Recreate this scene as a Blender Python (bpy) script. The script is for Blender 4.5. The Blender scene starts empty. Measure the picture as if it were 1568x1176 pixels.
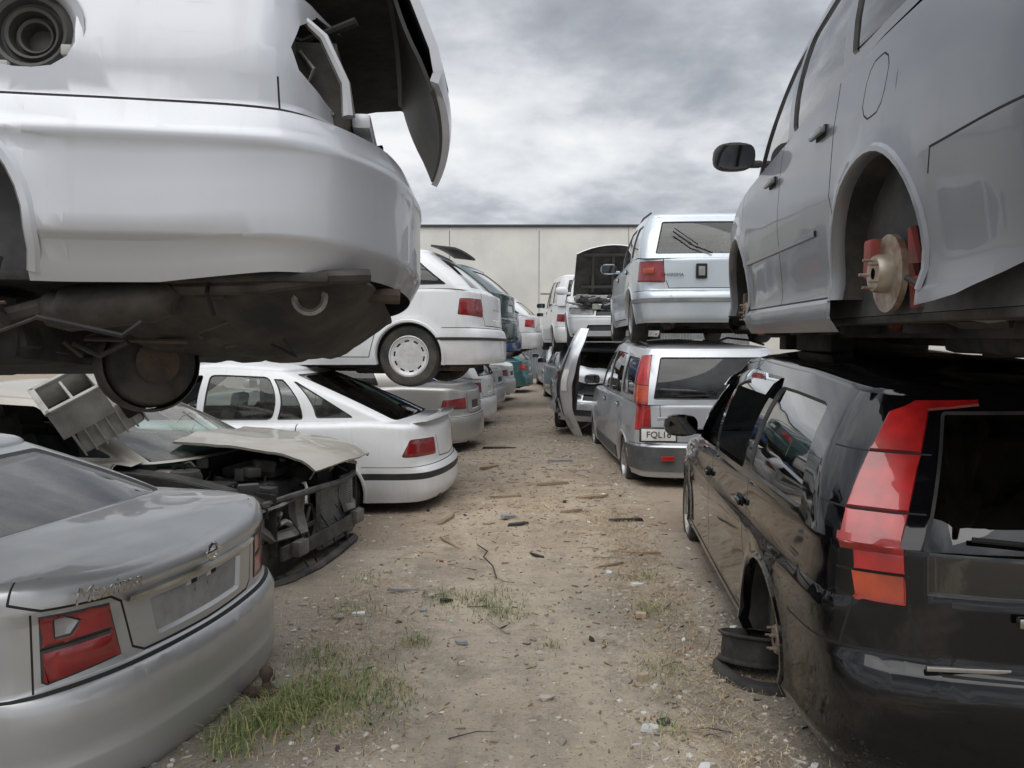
import bpy, bmesh, math, random, time
from mathutils import Vector, Matrix, noise
T0=time.time()
R_=random.Random(7)
scene=bpy.context.scene
COL=scene.collection
# ---------------------------------------------------------------- materials
MC={}
def newmat(name):
    m=bpy.data.materials.new(name); m.use_nodes=True
    nt=m.node_tree; nt.nodes.clear()
    out=nt.nodes.new('ShaderNodeOutputMaterial')
    return m,nt,out
def N(nt,t,**k):
    n=nt.nodes.new(t)
    for a,b in k.items():
        if a in n.inputs: n.inputs[a].default_value=b
        else: setattr(n,a,b)
    return n
def setin(n,**k):
    for a,b in k.items(): n.inputs[a.replace('_',' ')].default_value=b
def noise_fac(nt,co,scale,detail,lo,hi,rough=.6,vec=None):
    n=N(nt,'ShaderNodeTexNoise'); setin(n,Scale=scale,Detail=detail,Roughness=rough)
    nt.links.new(co,n.inputs['Vector'])
    r=N(nt,'ShaderNodeMapRange'); setin(r,From_Min=lo,From_Max=hi)
    nt.links.new(n.outputs['Fac'],r.inputs['Value'])
    return r.outputs['Result'],n
def mixc(nt,fac,a,b):
    m=N(nt,'ShaderNodeMix',data_type='RGBA')
    for i,v in ((0,fac),(6,a),(7,b)):
        if hasattr(v,'links'): nt.links.new(v,m.inputs[i])
        else:
            m.inputs[i].default_value=v if i==0 else (v[0],v[1],v[2],1)
    return m.outputs[2]
def mth(nt,op,a,b=None,clamp=False):
    m=N(nt,'ShaderNodeMath',operation=op); m.use_clamp=clamp
    for i,v in ((0,a),(1,b)):
        if v is None: continue
        if hasattr(v,'links'): nt.links.new(v,m.inputs[i])
        else: m.inputs[i].default_value=v
    return m.outputs[0]
def surf(name,c1,c2=None,scale=6,rough=.6,metal=0,coat=0,lo=.4,hi=.65,bump=0,bscale=60,rough2=None,spec=.5):
    if name in MC: return MC[name]
    m,nt,out=newmat(name)
    tc=N(nt,'ShaderNodeTexCoord'); co=tc.outputs['Object']
    b=N(nt,'ShaderNodeBsdfPrincipled')
    setin(b,Roughness=rough,Metallic=metal); b.inputs['Coat Weight'].default_value=coat
    b.inputs['Specular IOR Level'].default_value=spec
    if c2 is None: c2=tuple(x*.7 for x in c1)
    f,_=noise_fac(nt,co,scale,6,lo,hi)
    nt.links.new(mixc(nt,f,c1,c2),b.inputs['Base Color'])
    if rough2 is not None:
        mr=N(nt,'ShaderNodeMapRange'); setin(mr,To_Min=rough,To_Max=rough2)
        nt.links.new(f,mr.inputs['Value']); nt.links.new(mr.outputs[0],b.inputs['Roughness'])
    if bump:
        n=N(nt,'ShaderNodeTexNoise'); setin(n,Scale=bscale,Detail=4); nt.links.new(co,n.inputs['Vector'])
        bp=N(nt,'ShaderNodeBump'); setin(bp,Strength=bump,Distance=.01)
        nt.links.new(n.outputs['Fac'],bp.inputs['Height']); nt.links.new(bp.outputs['Normal'],b.inputs['Normal'])
    nt.links.new(b.outputs[0],out.inputs[0]); MC[name]=m
    return m
def paint(name,col,metal=.5,rough=.38,coat=.6,dirt=.5,dust=(.30,.27,.22),spec=.5):
    if name in MC: return MC[name]
    m,nt,out=newmat(name)
    tc=N(nt,'ShaderNodeTexCoord'); co=tc.outputs['Object']
    geo=N(nt,'ShaderNodeNewGeometry')
    b=N(nt,'ShaderNodeBsdfPrincipled'); setin(b,Metallic=metal); b.inputs['Specular IOR Level'].default_value=spec
    b.inputs['Coat Weight'].default_value=coat; b.inputs['Coat Roughness'].default_value=.04
    f1,_=noise_fac(nt,co,2.2,8,.38,.8,.65)
    f2,_=noise_fac(nt,co,34,6,.58,.76,.7)
    sx=N(nt,'ShaderNodeSeparateXYZ'); nt.links.new(co,sx.inputs[0])
    low=N(nt,'ShaderNodeMapRange'); setin(low,From_Min=.6,From_Max=.2,To_Min=0,To_Max=.6); nt.links.new(sx.outputs['Z'],low.inputs['Value'])
    sn=N(nt,'ShaderNodeSeparateXYZ'); nt.links.new(geo.outputs['Normal'],sn.inputs[0])
    up=N(nt,'ShaderNodeMapRange'); setin(up,From_Min=.55,From_Max=1.,To_Min=0,To_Max=.4); nt.links.new(sn.outputs['Z'],up.inputs['Value'])
    s=mth(nt,'ADD',low.outputs[0],up.outputs[0]); s=mth(nt,'ADD',s,.12)
    s=mth(nt,'MULTIPLY',s,f1); 
    s=mth(nt,'ADD',s,mth(nt,'MULTIPLY',f2,.16))
    s=mth(nt,'MULTIPLY',s,dirt,True)
    mp=N(nt,'ShaderNodeMapping'); mp.inputs['Scale'].default_value=(14,14,1.2); nt.links.new(co,mp.inputs[0])
    f3,_=noise_fac(nt,mp.outputs[0],1.5,5,.53,.8,.6)
    s=mth(nt,'ADD',s,mth(nt,'MULTIPLY',f3,.24*dirt),True)
    mp2=N(nt,'ShaderNodeMapping'); mp2.inputs['Scale'].default_value=(1.2,1.2,30); mp2.inputs['Rotation'].default_value=(.1,.06,0); nt.links.new(co,mp2.inputs[0])
    f4,_=noise_fac(nt,mp2.outputs[0],2.6,3,.69,.73,.5)
    s=mth(nt,'ADD',s,mth(nt,'MULTIPLY',f4,.4*dirt),True)
    nt.links.new(mixc(nt,s,col,dust),b.inputs['Base Color'])
    rr=N(nt,'ShaderNodeMapRange'); setin(rr,To_Min=rough,To_Max=.8); nt.links.new(s,rr.inputs['Value']); nt.links.new(rr.outputs[0],b.inputs['Roughness'])
    cr=N(nt,'ShaderNodeMapRange'); setin(cr,To_Min=coat,To_Max=0); nt.links.new(s,cr.inputs['Value']); nt.links.new(cr.outputs[0],b.inputs['Coat Weight'])
    mr=N(nt,'ShaderNodeMapRange'); setin(mr,To_Min=metal,To_Max=0); nt.links.new(s,mr.inputs['Value']); nt.links.new(mr.outputs[0],b.inputs['Metallic'])
    nt.links.new(b.outputs[0],out.inputs[0]); MC[name]=m
    return m
def glass(name,tint,dust=.12,gl=1.0):
    if name in MC: return MC[name]
    m,nt,out=newmat(name)
    tc=N(nt,'ShaderNodeTexCoord'); co=tc.outputs['Object']
    tr=N(nt,'ShaderNodeBsdfTransparent'); tr.inputs[0].default_value=(*tint,1)
    g=N(nt,'ShaderNodeBsdfGlossy'); setin(g,Roughness=.02)
    fr=N(nt,'ShaderNodeFresnel'); fr.inputs[0].default_value=1.5
    f=mth(nt,'MULTIPLY',fr.outputs[0],1.8*gl,True)
    mx=N(nt,'ShaderNodeMixShader'); nt.links.new(f,mx.inputs[0]); nt.links.new(tr.outputs[0],mx.inputs[1]); nt.links.new(g.outputs[0],mx.inputs[2])
    d=N(nt,'ShaderNodeBsdfDiffuse'); d.inputs[0].default_value=(.33,.31,.27,1)
    f1,_=noise_fac(nt,co,5,8,.35,.85,.7)
    fd=mth(nt,'MULTIPLY',f1,dust*2,True)
    m2=N(nt,'ShaderNodeMixShader'); nt.links.new(fd,m2.inputs[0]); nt.links.new(mx.outputs[0],m2.inputs[1]); nt.links.new(d.outputs[0],m2.inputs[2])
    nt.links.new(m2.outputs[0],out.inputs[0]); MC[name]=m
    return m
def lens(name,col,rib=160):
    if name in MC: return MC[name]
    m,nt,out=newmat(name)
    tc=N(nt,'ShaderNodeTexCoord'); co=tc.outputs['Object']
    b=N(nt,'ShaderNodeBsdfPrincipled'); setin(b,Roughness=.3); b.inputs['Coat Weight'].default_value=1; b.inputs['Coat Roughness'].default_value=.02
    f,_=noise_fac(nt,co,7,3,.35,.65)
    w=N(nt,'ShaderNodeTexWave',bands_direction='Z'); setin(w,Scale=rib/6.28*2,Distortion=.0); nt.links.new(co,w.inputs[0])
    v=N(nt,'ShaderNodeTexVoronoi'); setin(v,Scale=16.); nt.links.new(co,v.inputs['Vector'])
    c=mixc(nt,f,col,tuple(x*.5 for x in col)); c=mixc(nt,mth(nt,'MULTIPLY',w.outputs['Fac'],.22),c,tuple(x*.45 for x in col))
    c=mixc(nt,mth(nt,'MULTIPLY',v.outputs['Distance'],.5),c,tuple(x*.35 for x in col))
    nt.links.new(c,b.inputs['Base Color'])
    nt.links.new(b.outputs[0],out.inputs[0]); MC[name]=m
    return m
M_gap=surf('shut_gap',(.012,.012,.012),rough=.8)
M_rub=surf('rubber_trim',(.02,.02,.021),(.05,.048,.044),rough=.6)
M_plas=surf('dark_plastic',(.035,.036,.038),(.07,.066,.06),rough=.55,scale=4)
M_tyre=surf('tyre_rubber',(.025,.025,.025),(.07,.062,.05),rough=.85,bump=.3)
M_alloy=surf('wheel_silver',(.5,.5,.5),(.3,.28,.25),rough=.4,metal=.6)
M_cap=surf('hubcap_plastic',(.66,.67,.68),(.5,.49,.47),rough=.4,metal=.2)
M_rust=surf('rusty_steel',(.11,.075,.055),(.05,.042,.038),rough=.8,metal=.3,bump=.4)
M_disc=surf('brake_disc',(.42,.38,.32),(.24,.15,.10),rough=.5,metal=.7,scale=12)
M_cal=surf('caliper_red',(.34,.045,.035),(.16,.05,.04),rough=.6)
M_under=surf('underbody_grime',(.020,.019,.019),(.062,.054,.046),rough=.85,scale=5,bump=.5,bscale=24)
M_int=surf('interior_trim',(.045,.045,.048),(.085,.082,.078),rough=.8,scale=7)
M_seat=surf('seat_cloth',(.09,.09,.095),(.14,.135,.13),rough=.95,scale=12,bump=.3)
M_chrome=surf('chrome',(.7,.7,.7),(.5,.48,.45),rough=.15,metal=1)
M_mirr=surf('mirror_glass',(.10,.105,.11),rough=.05,metal=1)
M_plate=surf('plate_white',(.75,.75,.73),(.6,.58,.54),rough=.5)
M_ink=surf('plate_ink',(.01,.01,.01),rough=.6)
M_alu=surf('cast_aluminium',(.36,.36,.35),(.2,.19,.18),rough=.55,metal=.7,bump=.3)
M_alu2=surf('grey_casing',(.42,.41,.37),(.26,.25,.22),rough=.7,scale=6,bump=.2)
M_eng=surf('engine_dark',(.03,.03,.032),(.09,.08,.07),rough=.6,scale=9,bump=.5,bscale=40)
M_fin=surf('radiator_fins',(.16,.16,.16),(.26,.25,.23),rough=.6,metal=.4,scale=40)
M_exh=surf('exhaust_steel',(.09,.08,.07),(.045,.04,.037),rough=.65,metal=.5,scale=9,bump=.2)
M_red=lens('lamp_red',(.36,.010,.012))
M_redb=lens('lamp_red_bright',(.60,.018,.018))
M_amb=lens('lamp_amber',(.70,.09,.025))
M_clr=lens('lamp_clear',(.46,.46,.46),120)
G_clear=glass('glass_clear',(.62,.68,.66),.10)
G_tint=glass('glass_tinted',(.13,.14,.145),.05)
G_dark=glass('glass_privacy',(.030,.032,.035),.012,1.4)
G_dusty=glass('glass_dusty',(.45,.52,.50),.22)
G_crack=glass('glass_shattered',(.35,.55,.50),.42)
# ---------------------------------------------------------------- mesh builder
class MB:
    def __init__(s):
        s.bm=bmesh.new(); s.mats=[]; s.tag=s.bm.faces.layers.int.new('tag')
    def mi(s,m):
        if m not in s.mats: s.mats.append(m)
        return s.mats.index(m)
    def face(s,vs,mat):
        try: f=s.bm.faces.new(vs)
        except ValueError: return None
        f.material_index=s.mi(mat); return f
    def v(s,p): return s.bm.verts.new(p)
    def grid(s,rows,mat,flip=False,closed=False):
        vr=[[s.v(p) for p in r] for r in rows]
        n=len(vr[0])
        for i in range(len(vr)-1):
            for j in range(n if closed else n-1):
                k=(j+1)%n
                q=[vr[i][j],vr[i+1][j],vr[i+1][k],vr[i][k]]
                if flip: q.reverse()
                s.face(q,mat)
        return vr
    def box(s,c,size,mat,rot=None,bev=.01,taper=None):
        M=Matrix.Translation(c)@(rot.to_4x4() if rot else Matrix())@Matrix.Diagonal((*size,1))
        r=bmesh.ops.create_cube(s.bm,size=1)
        vs=r['verts']
        if taper:
            for v in vs:
                if v.co.z>0: v.co.x*=taper[0]; v.co.y*=taper[1]
        bmesh.ops.transform(s.bm,matrix=M,verts=vs)
        fs={f for v in vs for f in v.link_faces}
        k=s.mi(mat)
        for f in fs: f.material_index=k
        if bev:
            es=list({e for v in vs for e in v.link_edges})
            rr=bmesh.ops.bevel(s.bm,geom=es,offset=min(bev,min(size)*.45),segments=2,profile=.6,affect='EDGES')
            for f in rr['faces']: f.material_index=k
    def tube(s,path,r,mat,n=8,cap=True):
        path=[Vector(p) for p in path]; rows=[]
        up=Vector((0,0,1))
        for i,p in enumerate(path):
            d=(path[min(i+1,len(path)-1)]-path[max(i-1,0)]).normalized()
            a=d.cross(up)
            if a.length<.05: a=d.cross(Vector((1,0,0)))
            a.normalize(); b=d.cross(a)
            rr=r[i] if isinstance(r,(list,tuple)) else r
            rows.append([p+a*rr*math.cos(t*2*math.pi/n)+b*rr*math.sin(t*2*math.pi/n) for t in range(n)])
        vr=s.grid(rows,mat,closed=True)
        if cap:
            s.face(list(reversed(vr[0])),mat); s.face(vr[-1],mat)
    def lathe(s,prof,mat,M=Matrix(),n=28,flip=False):
        rows=[]
        for r,h in prof:
            rows.append([M@Vector((r*math.cos(2*math.pi*k/n),h,r*math.sin(2*math.pi*k/n))) for k in range(n)])
        return s.grid(rows,mat,closed=True,flip=flip)
    def slab(s,fn,nu,nv,th,mat,mat2):
        top=[[fn(i/nu,j/nv) for j in range(nv+1)] for i in range(nu+1)]
        def nrm(i,j):
            a=top[min(i+1,nu)][j]-top[max(i-1,0)][j]; b=top[i][min(j+1,nv)]-top[i][max(j-1,0)]
            return a.cross(b).normalized()
        bot=[[top[i][j]-nrm(i,j)*th for j in range(nv+1)] for i in range(nu+1)]
        a=s.grid(top,mat); b=s.grid(bot,mat2,flip=True)
        for i in range(nu):
            s.face([a[i][0],b[i][0],b[i+1][0],a[i+1][0]],mat); s.face([a[i+1][nv],b[i+1][nv],b[i][nv],a[i][nv]],mat)
        for j in range(nv):
            s.face([a[0][j+1],b[0][j+1],b[0][j],a[0][j]],mat); s.face([a[nu][j],b[nu][j],b[nu][j+1],a[nu][j+1]],mat)
    def obj(s,name,parent=None,smooth=True,angle=38,mw=None):
        me=bpy.data.meshes.new(name)
        s.bm.to_mesh(me); s.bm.free()
        for m in s.mats: me.materials.append(m)
        if smooth and len(me.polygons):
            me.polygons.foreach_set('use_smooth',[True]*len(me.polygons))
            me.set_sharp_from_angle(angle=math.radians(angle))
        o=bpy.data.objects.new(name,me); COL.objects.link(o)
        if parent: o.parent=parent
        if mw: o.matrix_world=mw
        return o
def empty(name,loc=(0,0,0),yaw=0,rot=None):
    e=bpy.data.objects.new(name,None); COL.objects.link(e); e.location=loc
    e.rotation_euler=rot if rot else (0,0,math.radians(yaw)); e.empty_display_size=.2
    return e
def lin(pts,x):
    if x<=pts[0][0]: return pts[0][1]
    for a,b in zip(pts,pts[1:]):
        if x<=b[0]:
            d=b[0]-a[0]
            return b[1] if d<1e-9 else a[1]+(b[1]-a[1])*(x-a[0])/d
    return pts[-1][1]
def sm(pts,x,d=.06): return sum(lin(pts,x+k*d) for k in(-1,-.5,0,.5,1))/5
def inside(poly,x,y):
    c=False; n=len(poly); j=n-1
    for i in range(n):
        xi,yi=poly[i]; xj,yj=poly[j]
        if (yi>y)!=(yj>y) and x<(xj-xi)*(y-yi)/(yj-yi)+xi: c=not c
        j=i
    return c
def cham(poly,f=.08):
    o=[]; n=len(poly)
    for i in range(n):
        p=poly[i]; a=poly[i-1]; b=poly[(i+1)%n]
        o.append((p[0]+(a[0]-p[0])*f,p[1]+(a[1]-p[1])*f))
        o.append((p[0]+(a[0]-p[0])*f*.3+(b[0]-p[0])*f*.3,p[1]+(a[1]-p[1])*f*.3+(b[1]-p[1])*f*.3))
        o.append((p[0]+(b[0]-p[0])*f,p[1]+(b[1]-p[1])*f))
    return o
def patch(mb,us,domain,nv,feats,side,mapf,base,levels=(),pad=.09,flipside=1,vs=None):
    bm=bmesh.new(); tl=bm.faces.layers.int.new('tag')
    vr=[]
    for i,u in enumerate(us):
        vr.append([bm.verts.new((*domain(u,vs[j]),0)) for j in range(len(vs))])
    for i in range(len(us)-1):
        for j in range(len(vs)-1):
            try: bm.faces.new([vr[i][j],vr[i+1][j],vr[i+1][j+1],vr[i][j+1]])
            except ValueError: pass
    for z in levels:
        bmesh.ops.bisect_plane(bm,geom=bm.verts[:]+bm.edges[:]+bm.faces[:],dist=1e-5,plane_co=(0,z,0),plane_no=(0,1,0))
    for k,f in enumerate(feats):
        if f['side'] and f['side']!=side: continue
        poly=f['poly']
        x0=min(p[0] for p in poly)-pad; x1=max(p[0] for p in poly)+pad; y0=min(p[1] for p in poly)-pad; y1=max(p[1] for p in poly)+pad
        fs=[]
        for fc in bm.faces:
            c=fc.calc_center_median()
            if x0<=c.x<=x1 and y0<=c.y<=y1: fs.append(fc)
        n=len(poly)
        for i in range(n):
            a=poly[i]; b=poly[(i+1)%n]
            dx,dy=b[0]-a[0],b[1]-a[1]
            if abs(dx)+abs(dy)<1e-7: continue
            g=set(fs)
            for fc in fs: g.update(fc.edges); g.update(fc.verts)
            r=bmesh.ops.bisect_plane(bm,geom=list(g),dist=1e-6,plane_co=(a[0],a[1],0),plane_no=(-dy,dx,0))
            s2=set(fs); s2.update(e for e in r['geom'] if isinstance(e,bmesh.types.BMFace))
            fs=[q for q in s2 if q.is_valid]
        for fc in fs:
            c=fc.calc_center_median()
            if inside(poly,c.x,c.y): fc[tl]=k+1
    mp={}
    for v in bm.verts: mp[v]=mb.v(mapf(v.co.x,v.co.y,side))
    for fc in bm.faces:
        vv=[mp[v] for v in fc.verts]
        if side==flipside: vv.reverse()
        t=fc[tl]
        f=mb.face(vv,feats[t-1]['mat'] if t else base)
        if f: f[mb.tag]=t
    bm.free()
def finish(mb,feats):
    bm=mb.bm
    bmesh.ops.remove_doubles(bm,verts=bm.verts[:],dist=2e-4)
    dl=[f for f in bm.faces if f[mb.tag] and feats[f[mb.tag]-1]['mode']=='del']
    if dl: bmesh.ops.delete(bm,geom=dl,context='FACES')
    for k,ft in enumerate(feats):
        if ft['inset']:
            fs=[f for f in bm.faces if f[mb.tag]==k+1]
            if not fs: continue
            th,dp=ft['inset']
            r=bmesh.ops.inset_region(bm,faces=fs,thickness=th,depth=dp,use_boundary=False,use_even_offset=False)
            m=mb.mi(ft.get('frame') or M_rub)
            for f in r['faces']: f.material_index=m; f[mb.tag]=0
    loose=[v for v in bm.verts if not v.link_faces]
    if loose: bmesh.ops.delete(bm,geom=loose,context='VERTS')
# ---------------------------------------------------------------- car
class Car:
    D=dict(L=4.5,W=1.7,br=.22,bf=.3,zlo=[(-3,.24),(-1.7,.22),(1.6,.2),(3,.24)],
      prof=[(-2.3,.97),(-1.3,1.0),(-.5,.96),(1.,.95),(1.6,.88),(2.1,.74),(2.3,.66)],
      ssec=[(.15,.07),(.28,.03),(.34,.018),(.5,.0),(.66,.0),(.85,.015),(1.1,.04)],
      rsec=[(.15,.06),(.27,.0),(.53,.0),(.57,.012),(.60,.045),(1.1,.09)],
      fsec=[(.15,.06),(.3,.0),(.5,.0),(.56,.03),(.8,.12)],
      levels=[.27,.57,.60],rnd=.045,crown=.035,ds=.055,dent=.006,
      B=(-1.5,1.15,.71,.70,.10,.22),T=(-.85,.3,.56,.56,.05,.06),roof=[(-1.2,1.31),(-.2,1.36),(.6,1.32)],rcrown=.05,bow=.03,
      wa=(-1.28,1.36),wr=.345,wz=.31,pc=None,wheels='steel',wheelset=(1,1,1,1),dn=11)
    def __init__(s,name,**P):
        s.p=dict(Car.D); s.p.update(P); s.F=[]; s.G=[]; s.K=[]
        s.root=empty(name); p=s.p
        L2=p['L']/2; w=p['W']/2; br=p['br']; bf=p['bf']
        c=[(-L2,0),(-L2+.1*br,.35*w),(-L2+.33*br,.62*w),(-L2+.78*br,.84*w),(-L2+br+.13,.94*w),(-L2+br+.5,.975*w),(-L2*.42,.995*w),(0,w),(L2*.42,.995*w),(L2-bf-.5,.965*w),(L2-bf-.12,.92*w),(L2-.72*bf,.82*w),(L2-.3*bf,.57*w),(L2-.08*bf,.3*w),(L2,0)]
        e=[(c[1][0],-c[1][1])]+c+[(c[-2][0],-c[-2][1])]
        pts=[]
        for i in range(1,len(e)-2):
            p0,p1,p2,p3=[Vector(q) for q in e[i-1:i+3]]
            for k in range(24):
                t=k/24
                pts.append(.5*((2*p1)+(p2-p0)*t+(2*p0-5*p1+4*p2-p3)*t*t+(3*p1-p0-3*p2+p3)*t**3))
        pts.append(Vector(c[-1]))
        U=[0]
        for a,b in zip(pts,pts[1:]): U.append(U[-1]+(b-a).length)
        s.U=U; s.O=pts; s.Nn=[]
        for i in range(len(pts)):
            if i==0: t=Vector((0,1))
            elif i==len(pts)-1: t=Vector((0,-1))
            else: t=(pts[i+1]-pts[i-1]).normalized()
            s.Nn.append(Vector((-t.y,t.x)))
        s.Um=U[-1]; s.L2=L2; s.w=w
        k=max(range(len(pts)),key=lambda i:pts[i].y); s.km=k
        n=int(s.Um/p['ds']); s.us=[s.Um*i/n for i in range(n+1)]
        ex=[];last=-9
        for u in s.us:
            o,_=s.on(u); z=s.zt(o.x); P=s.body(u,z,1)
            x=max(P.x,last+1e-6); last=x; ex.append((x,P.y,z))
        s.ex=ex; s.eY=[(a,b) for a,b,_ in ex]; s.eZ=[(a,c_) for a,_,c_ in ex]
    def on(s,u):
        U=s.U; u=max(0,min(s.Um,u)); lo,hi=0,len(U)-1
        while hi-lo>1:
            m=(lo+hi)//2
            if U[m]<=u: lo=m
            else: hi=m
        t=(u-U[lo])/max(1e-9,U[hi]-U[lo])
        return s.O[lo].lerp(s.O[hi],t),s.Nn[lo].lerp(s.Nn[hi],t).normalized()
    def zt(s,x): return sm(s.p['prof'],x)
    def S(s,x):
        lo,hi=0,len(s.O)-1
        while hi-lo>1:
            m=(lo+hi)//2
            if s.O[m].x<=x: lo=m
            else: hi=m
        a,b=s.O[lo].x,s.O[hi].x
        return s.U[lo]+(s.U[hi]-s.U[lo])*max(0,min(1,(x-a)/max(1e-9,b-a)))
    def R(s,y):
        for i in range(s.km):
            if s.O[i+1].y>=y: 
                a,b=s.O[i].y,s.O[i+1].y; return s.U[i]+(s.U[i+1]-s.U[i])*(y-a)/max(1e-9,b-a)
        return s.U[s.km]
    def Fr(s,y):
        for i in range(len(s.O)-1,s.km,-1):
            if s.O[i-1].y>=y:
                a,b=s.O[i].y,s.O[i-1].y; return s.U[i]+(s.U[i-1]-s.U[i])*(y-a)/max(1e-9,b-a)
        return s.U[s.km]
    def body(s,u,z,side,off=0):
        p=s.p; o,n=s.on(u)
        wr=max(0,min(1,(-n.x-.25)/.6)); wf=max(0,min(1,(n.x-.25)/.6)); ws=1-wr-wf
        i=0
        if wr: i+=wr*sm(p['rsec'],z,.008)
        if wf: i+=wf*sm(p['fsec'],z,.008)
        if ws: i+=ws*sm(p['ssec'],z,.012)
        zt=s.zt(o.x); r=p['rnd']
        t=(z-(zt-r))/r
        if t>0: t=min(t,1); i+=r*(1-math.sqrt(max(0,1-t*t)))
        for xc in p['wa']:
            d=math.hypot(o.x-xc,z-p['wz'])-p['wr']
            if -.1<d<.16: i-=.014*math.exp(-((d-.01)/.05)**2)
        if p['dent']:
            q=Vector((o.x*1.7+s.w*9,side*2.+o.y,z*2.3)); fade=max(0,min(1,(zt-z)/.12))
            i-=fade*p['dent']*(noise.noise(q)+.5*noise.noise(q*2.7))*min(1,o.y*3)
        y=max(0,o.y-n.y*(i-off))
        if u<=0 or u>=s.Um: y=0
        return Vector((o.x-n.x*(i-off),side*y,z))
    def deckz(s,x,y):
        ye=lin(s.eY,x); return lin(s.eZ,x)+s.p['crown']*max(-.02,(ye*ye-y*y)/(s.w*s.w))
    def fe(s,poly,mat,side=0,inset=None,mode='mat',frame=None,to=None):
        (s.F if to is None else to).append(dict(poly=poly,mat=mat,side=side,inset=inset,mode=mode,frame=frame))
    def st(s,pts,w=.009,mat=None,side=0,to=None):
        for a,b in zip(pts,pts[1:]):
            dx,dy=b[0]-a[0],b[1]-a[1]; l=math.hypot(dx,dy)
            if l<1e-6: continue
            nx,ny=-dy/l*w/2,dx/l*w/2; ex,ey=dx/l*w*.3,dy/l*w*.3
            s.fe([(a[0]+nx-ex,a[1]+ny-ey),(b[0]+nx+ex,b[1]+ny+ey),(b[0]-nx+ex,b[1]-ny+ey),(a[0]-nx-ex,a[1]-ny-ey)],mat or M_gap,side,to=to)
    def gout(s,q,top):
        xr,xf,wr,wf,br,bf=s.p['T' if top else 'B']
        def raw(q):
            if q<=1: return Vector((xr-br*(1-q*q),q*wr))
            if q<=2:
                f=q-1; return Vector((xr+(xf-xr)*f,wr+(wf-wr)*f+.03*4*f*(1-f)))
            f=q-2; k=1-f; return Vector((xf+bf*(1-k*k),k*wf))
        for c,dr,ds in ((1,.2,.05),(2,.05,.2)):
            if c-dr<q<c+ds:
                t=(q-(c-dr))/(dr+ds); A=raw(c-dr);C=raw(c);E=raw(c+ds)
                return A*(1-t)**2+C*2*t*(1-t)+E*t*t
        return raw(q)
    def gmap(s,q,t,side,off=0):
        B=s.gout(q,0);T=s.gout(q,1)
        e=.02; a=s.gout(max(0,q-e),0).lerp(s.gout(max(0,q-e),1),.5); b=s.gout(min(3,q+e),0).lerp(s.gout(min(3,q+e),1),.5)
        tt=(b-a).normalized(); n=Vector((-tt.y,tt.x))
        if q<=0.001: n=Vector((-1,0))
        if q>=2.999: n=Vector((1,0))
        zb=s.deckz(B.x,B.y)-.006; zT=sm(s.p['roof'],T.x)
        bow=s.p['bow']*4*t*(1-t)
        x=B.x+(T.x-B.x)*t+n.x*(bow+off); y=B.y+(T.y-B.y)*t+n.y*(bow+off)
        if q<=0 or q>=3: y=0
        return Vector((x,side*max(0,y),zb+(zT-zb)*t))
    def Q(s,x,t):
        B=s.p['B'];T=s.p['T']; a=B[0]+(T[0]-B[0])*t; b=B[1]+(T[1]-B[1])*t
        return 1+(x-a)/(b-a)
    def win(s,x0,x1,x2,x3,mat,t0=.05,t1=.9,side=0,mode='mat',t0b=None,t1b=None):
        t0b=t0 if t0b is None else t0b; t1b=t1 if t1b is None else t1b
        poly=[(s.Q(x0,t0),t0),(s.Q(x1,t0b),t0b),(s.Q(x2,t1b),t1b),(s.Q(x3,t1),t1)]
        s.fe(cham(poly,.07),mat,side,(.012,-.012),mode,to=s.G)
    def build(s,deckfeat=None,keepdeck=None,dmat=None,roof=True,gh=True):
        p=s.p; pc=p['pc']
        for xc in p['wa']:
            pts=[]
            for k in range(0,21):
                a=math.radians(-14+208*k/20); pts.append((s.S(xc+p['wr']*math.cos(a)),p['wz']+p['wr']*math.sin(a)))
            pts=[(pts[0][0],0.0)]+pts+[(pts[-1][0],0.0)]
            s.fe(pts,M_gap,0,None,'del')
        mb=MB(); mb.mi(pc)
        vs=[0,.05,.12,.2,.29,.38,.47,.56,.65,.74,.82,.89,.935,.965,.985,1]
        def dom(u,v):
            o,_=s.on(u); a=lin(p['zlo'],o.x); return (u,a+(s.zt(o.x)-a)*v)
        for side in (1,-1): patch(mb,s.us,dom,0,s.F,side,s.body,pc,p['levels'],vs=vs)
        finish(mb,s.F); mb.obj('body_shell',s.root)
        mb=MB(); fs=[0,.2,.4,.6,.75,.86,.94,1]
        ex={u:e for u,e in zip(s.us,s.ex)}
        def dd(u,f): e=ex[u]; return (e[0],e[1]*f)
        def dm(x,y,side): 
            fade=max(0,min(1,(lin(s.eY,x)-y)/.1)); return Vector((x,side*y,s.deckz(x,y)+fade*p['dent']*.8*noise.noise(Vector((x*2,y*2*side,s.w*9)))))
        K=s.K
        B=p['B']
        if gh: K.append(dict(poly=[(B[0]+.06,-.1),(B[1]-.03,-.1),(B[1]-.03,B[3]-.05),(B[0]+.06,B[2]-.05)],mat=pc,side=0,inset=None,mode='del',frame=None))
        for side in (1,-1): patch(mb,s.us,dd,0,K,side,dm,dmat or pc,(),flipside=-1,vs=fs)
        finish(mb,K); mb.obj('bonnet_and_deck',s.root)
        if gh:
            mb=MB()
            qs=[i/9 for i in range(9)]+[.93,.965]+[1,1.02,1.05,1.09]+[1+i/10 for i in range(1,10) if i>0][1:]+[1.93,1.96,1.98,2,2.04,2.08,2.14]+[2+i/8 for i in range(2,9)]
            qs=sorted(set(qs))
            for side in (1,-1): patch(mb,qs,lambda a,b:(a,b),0,s.G,side,s.gmap,p.get('ghmat') or pc,(),pad=.16,vs=[0,.08,.2,.35,.5,.65,.8,.92,1])
            finish(mb,s.G); mb.obj('glasshouse',s.root)
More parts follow.
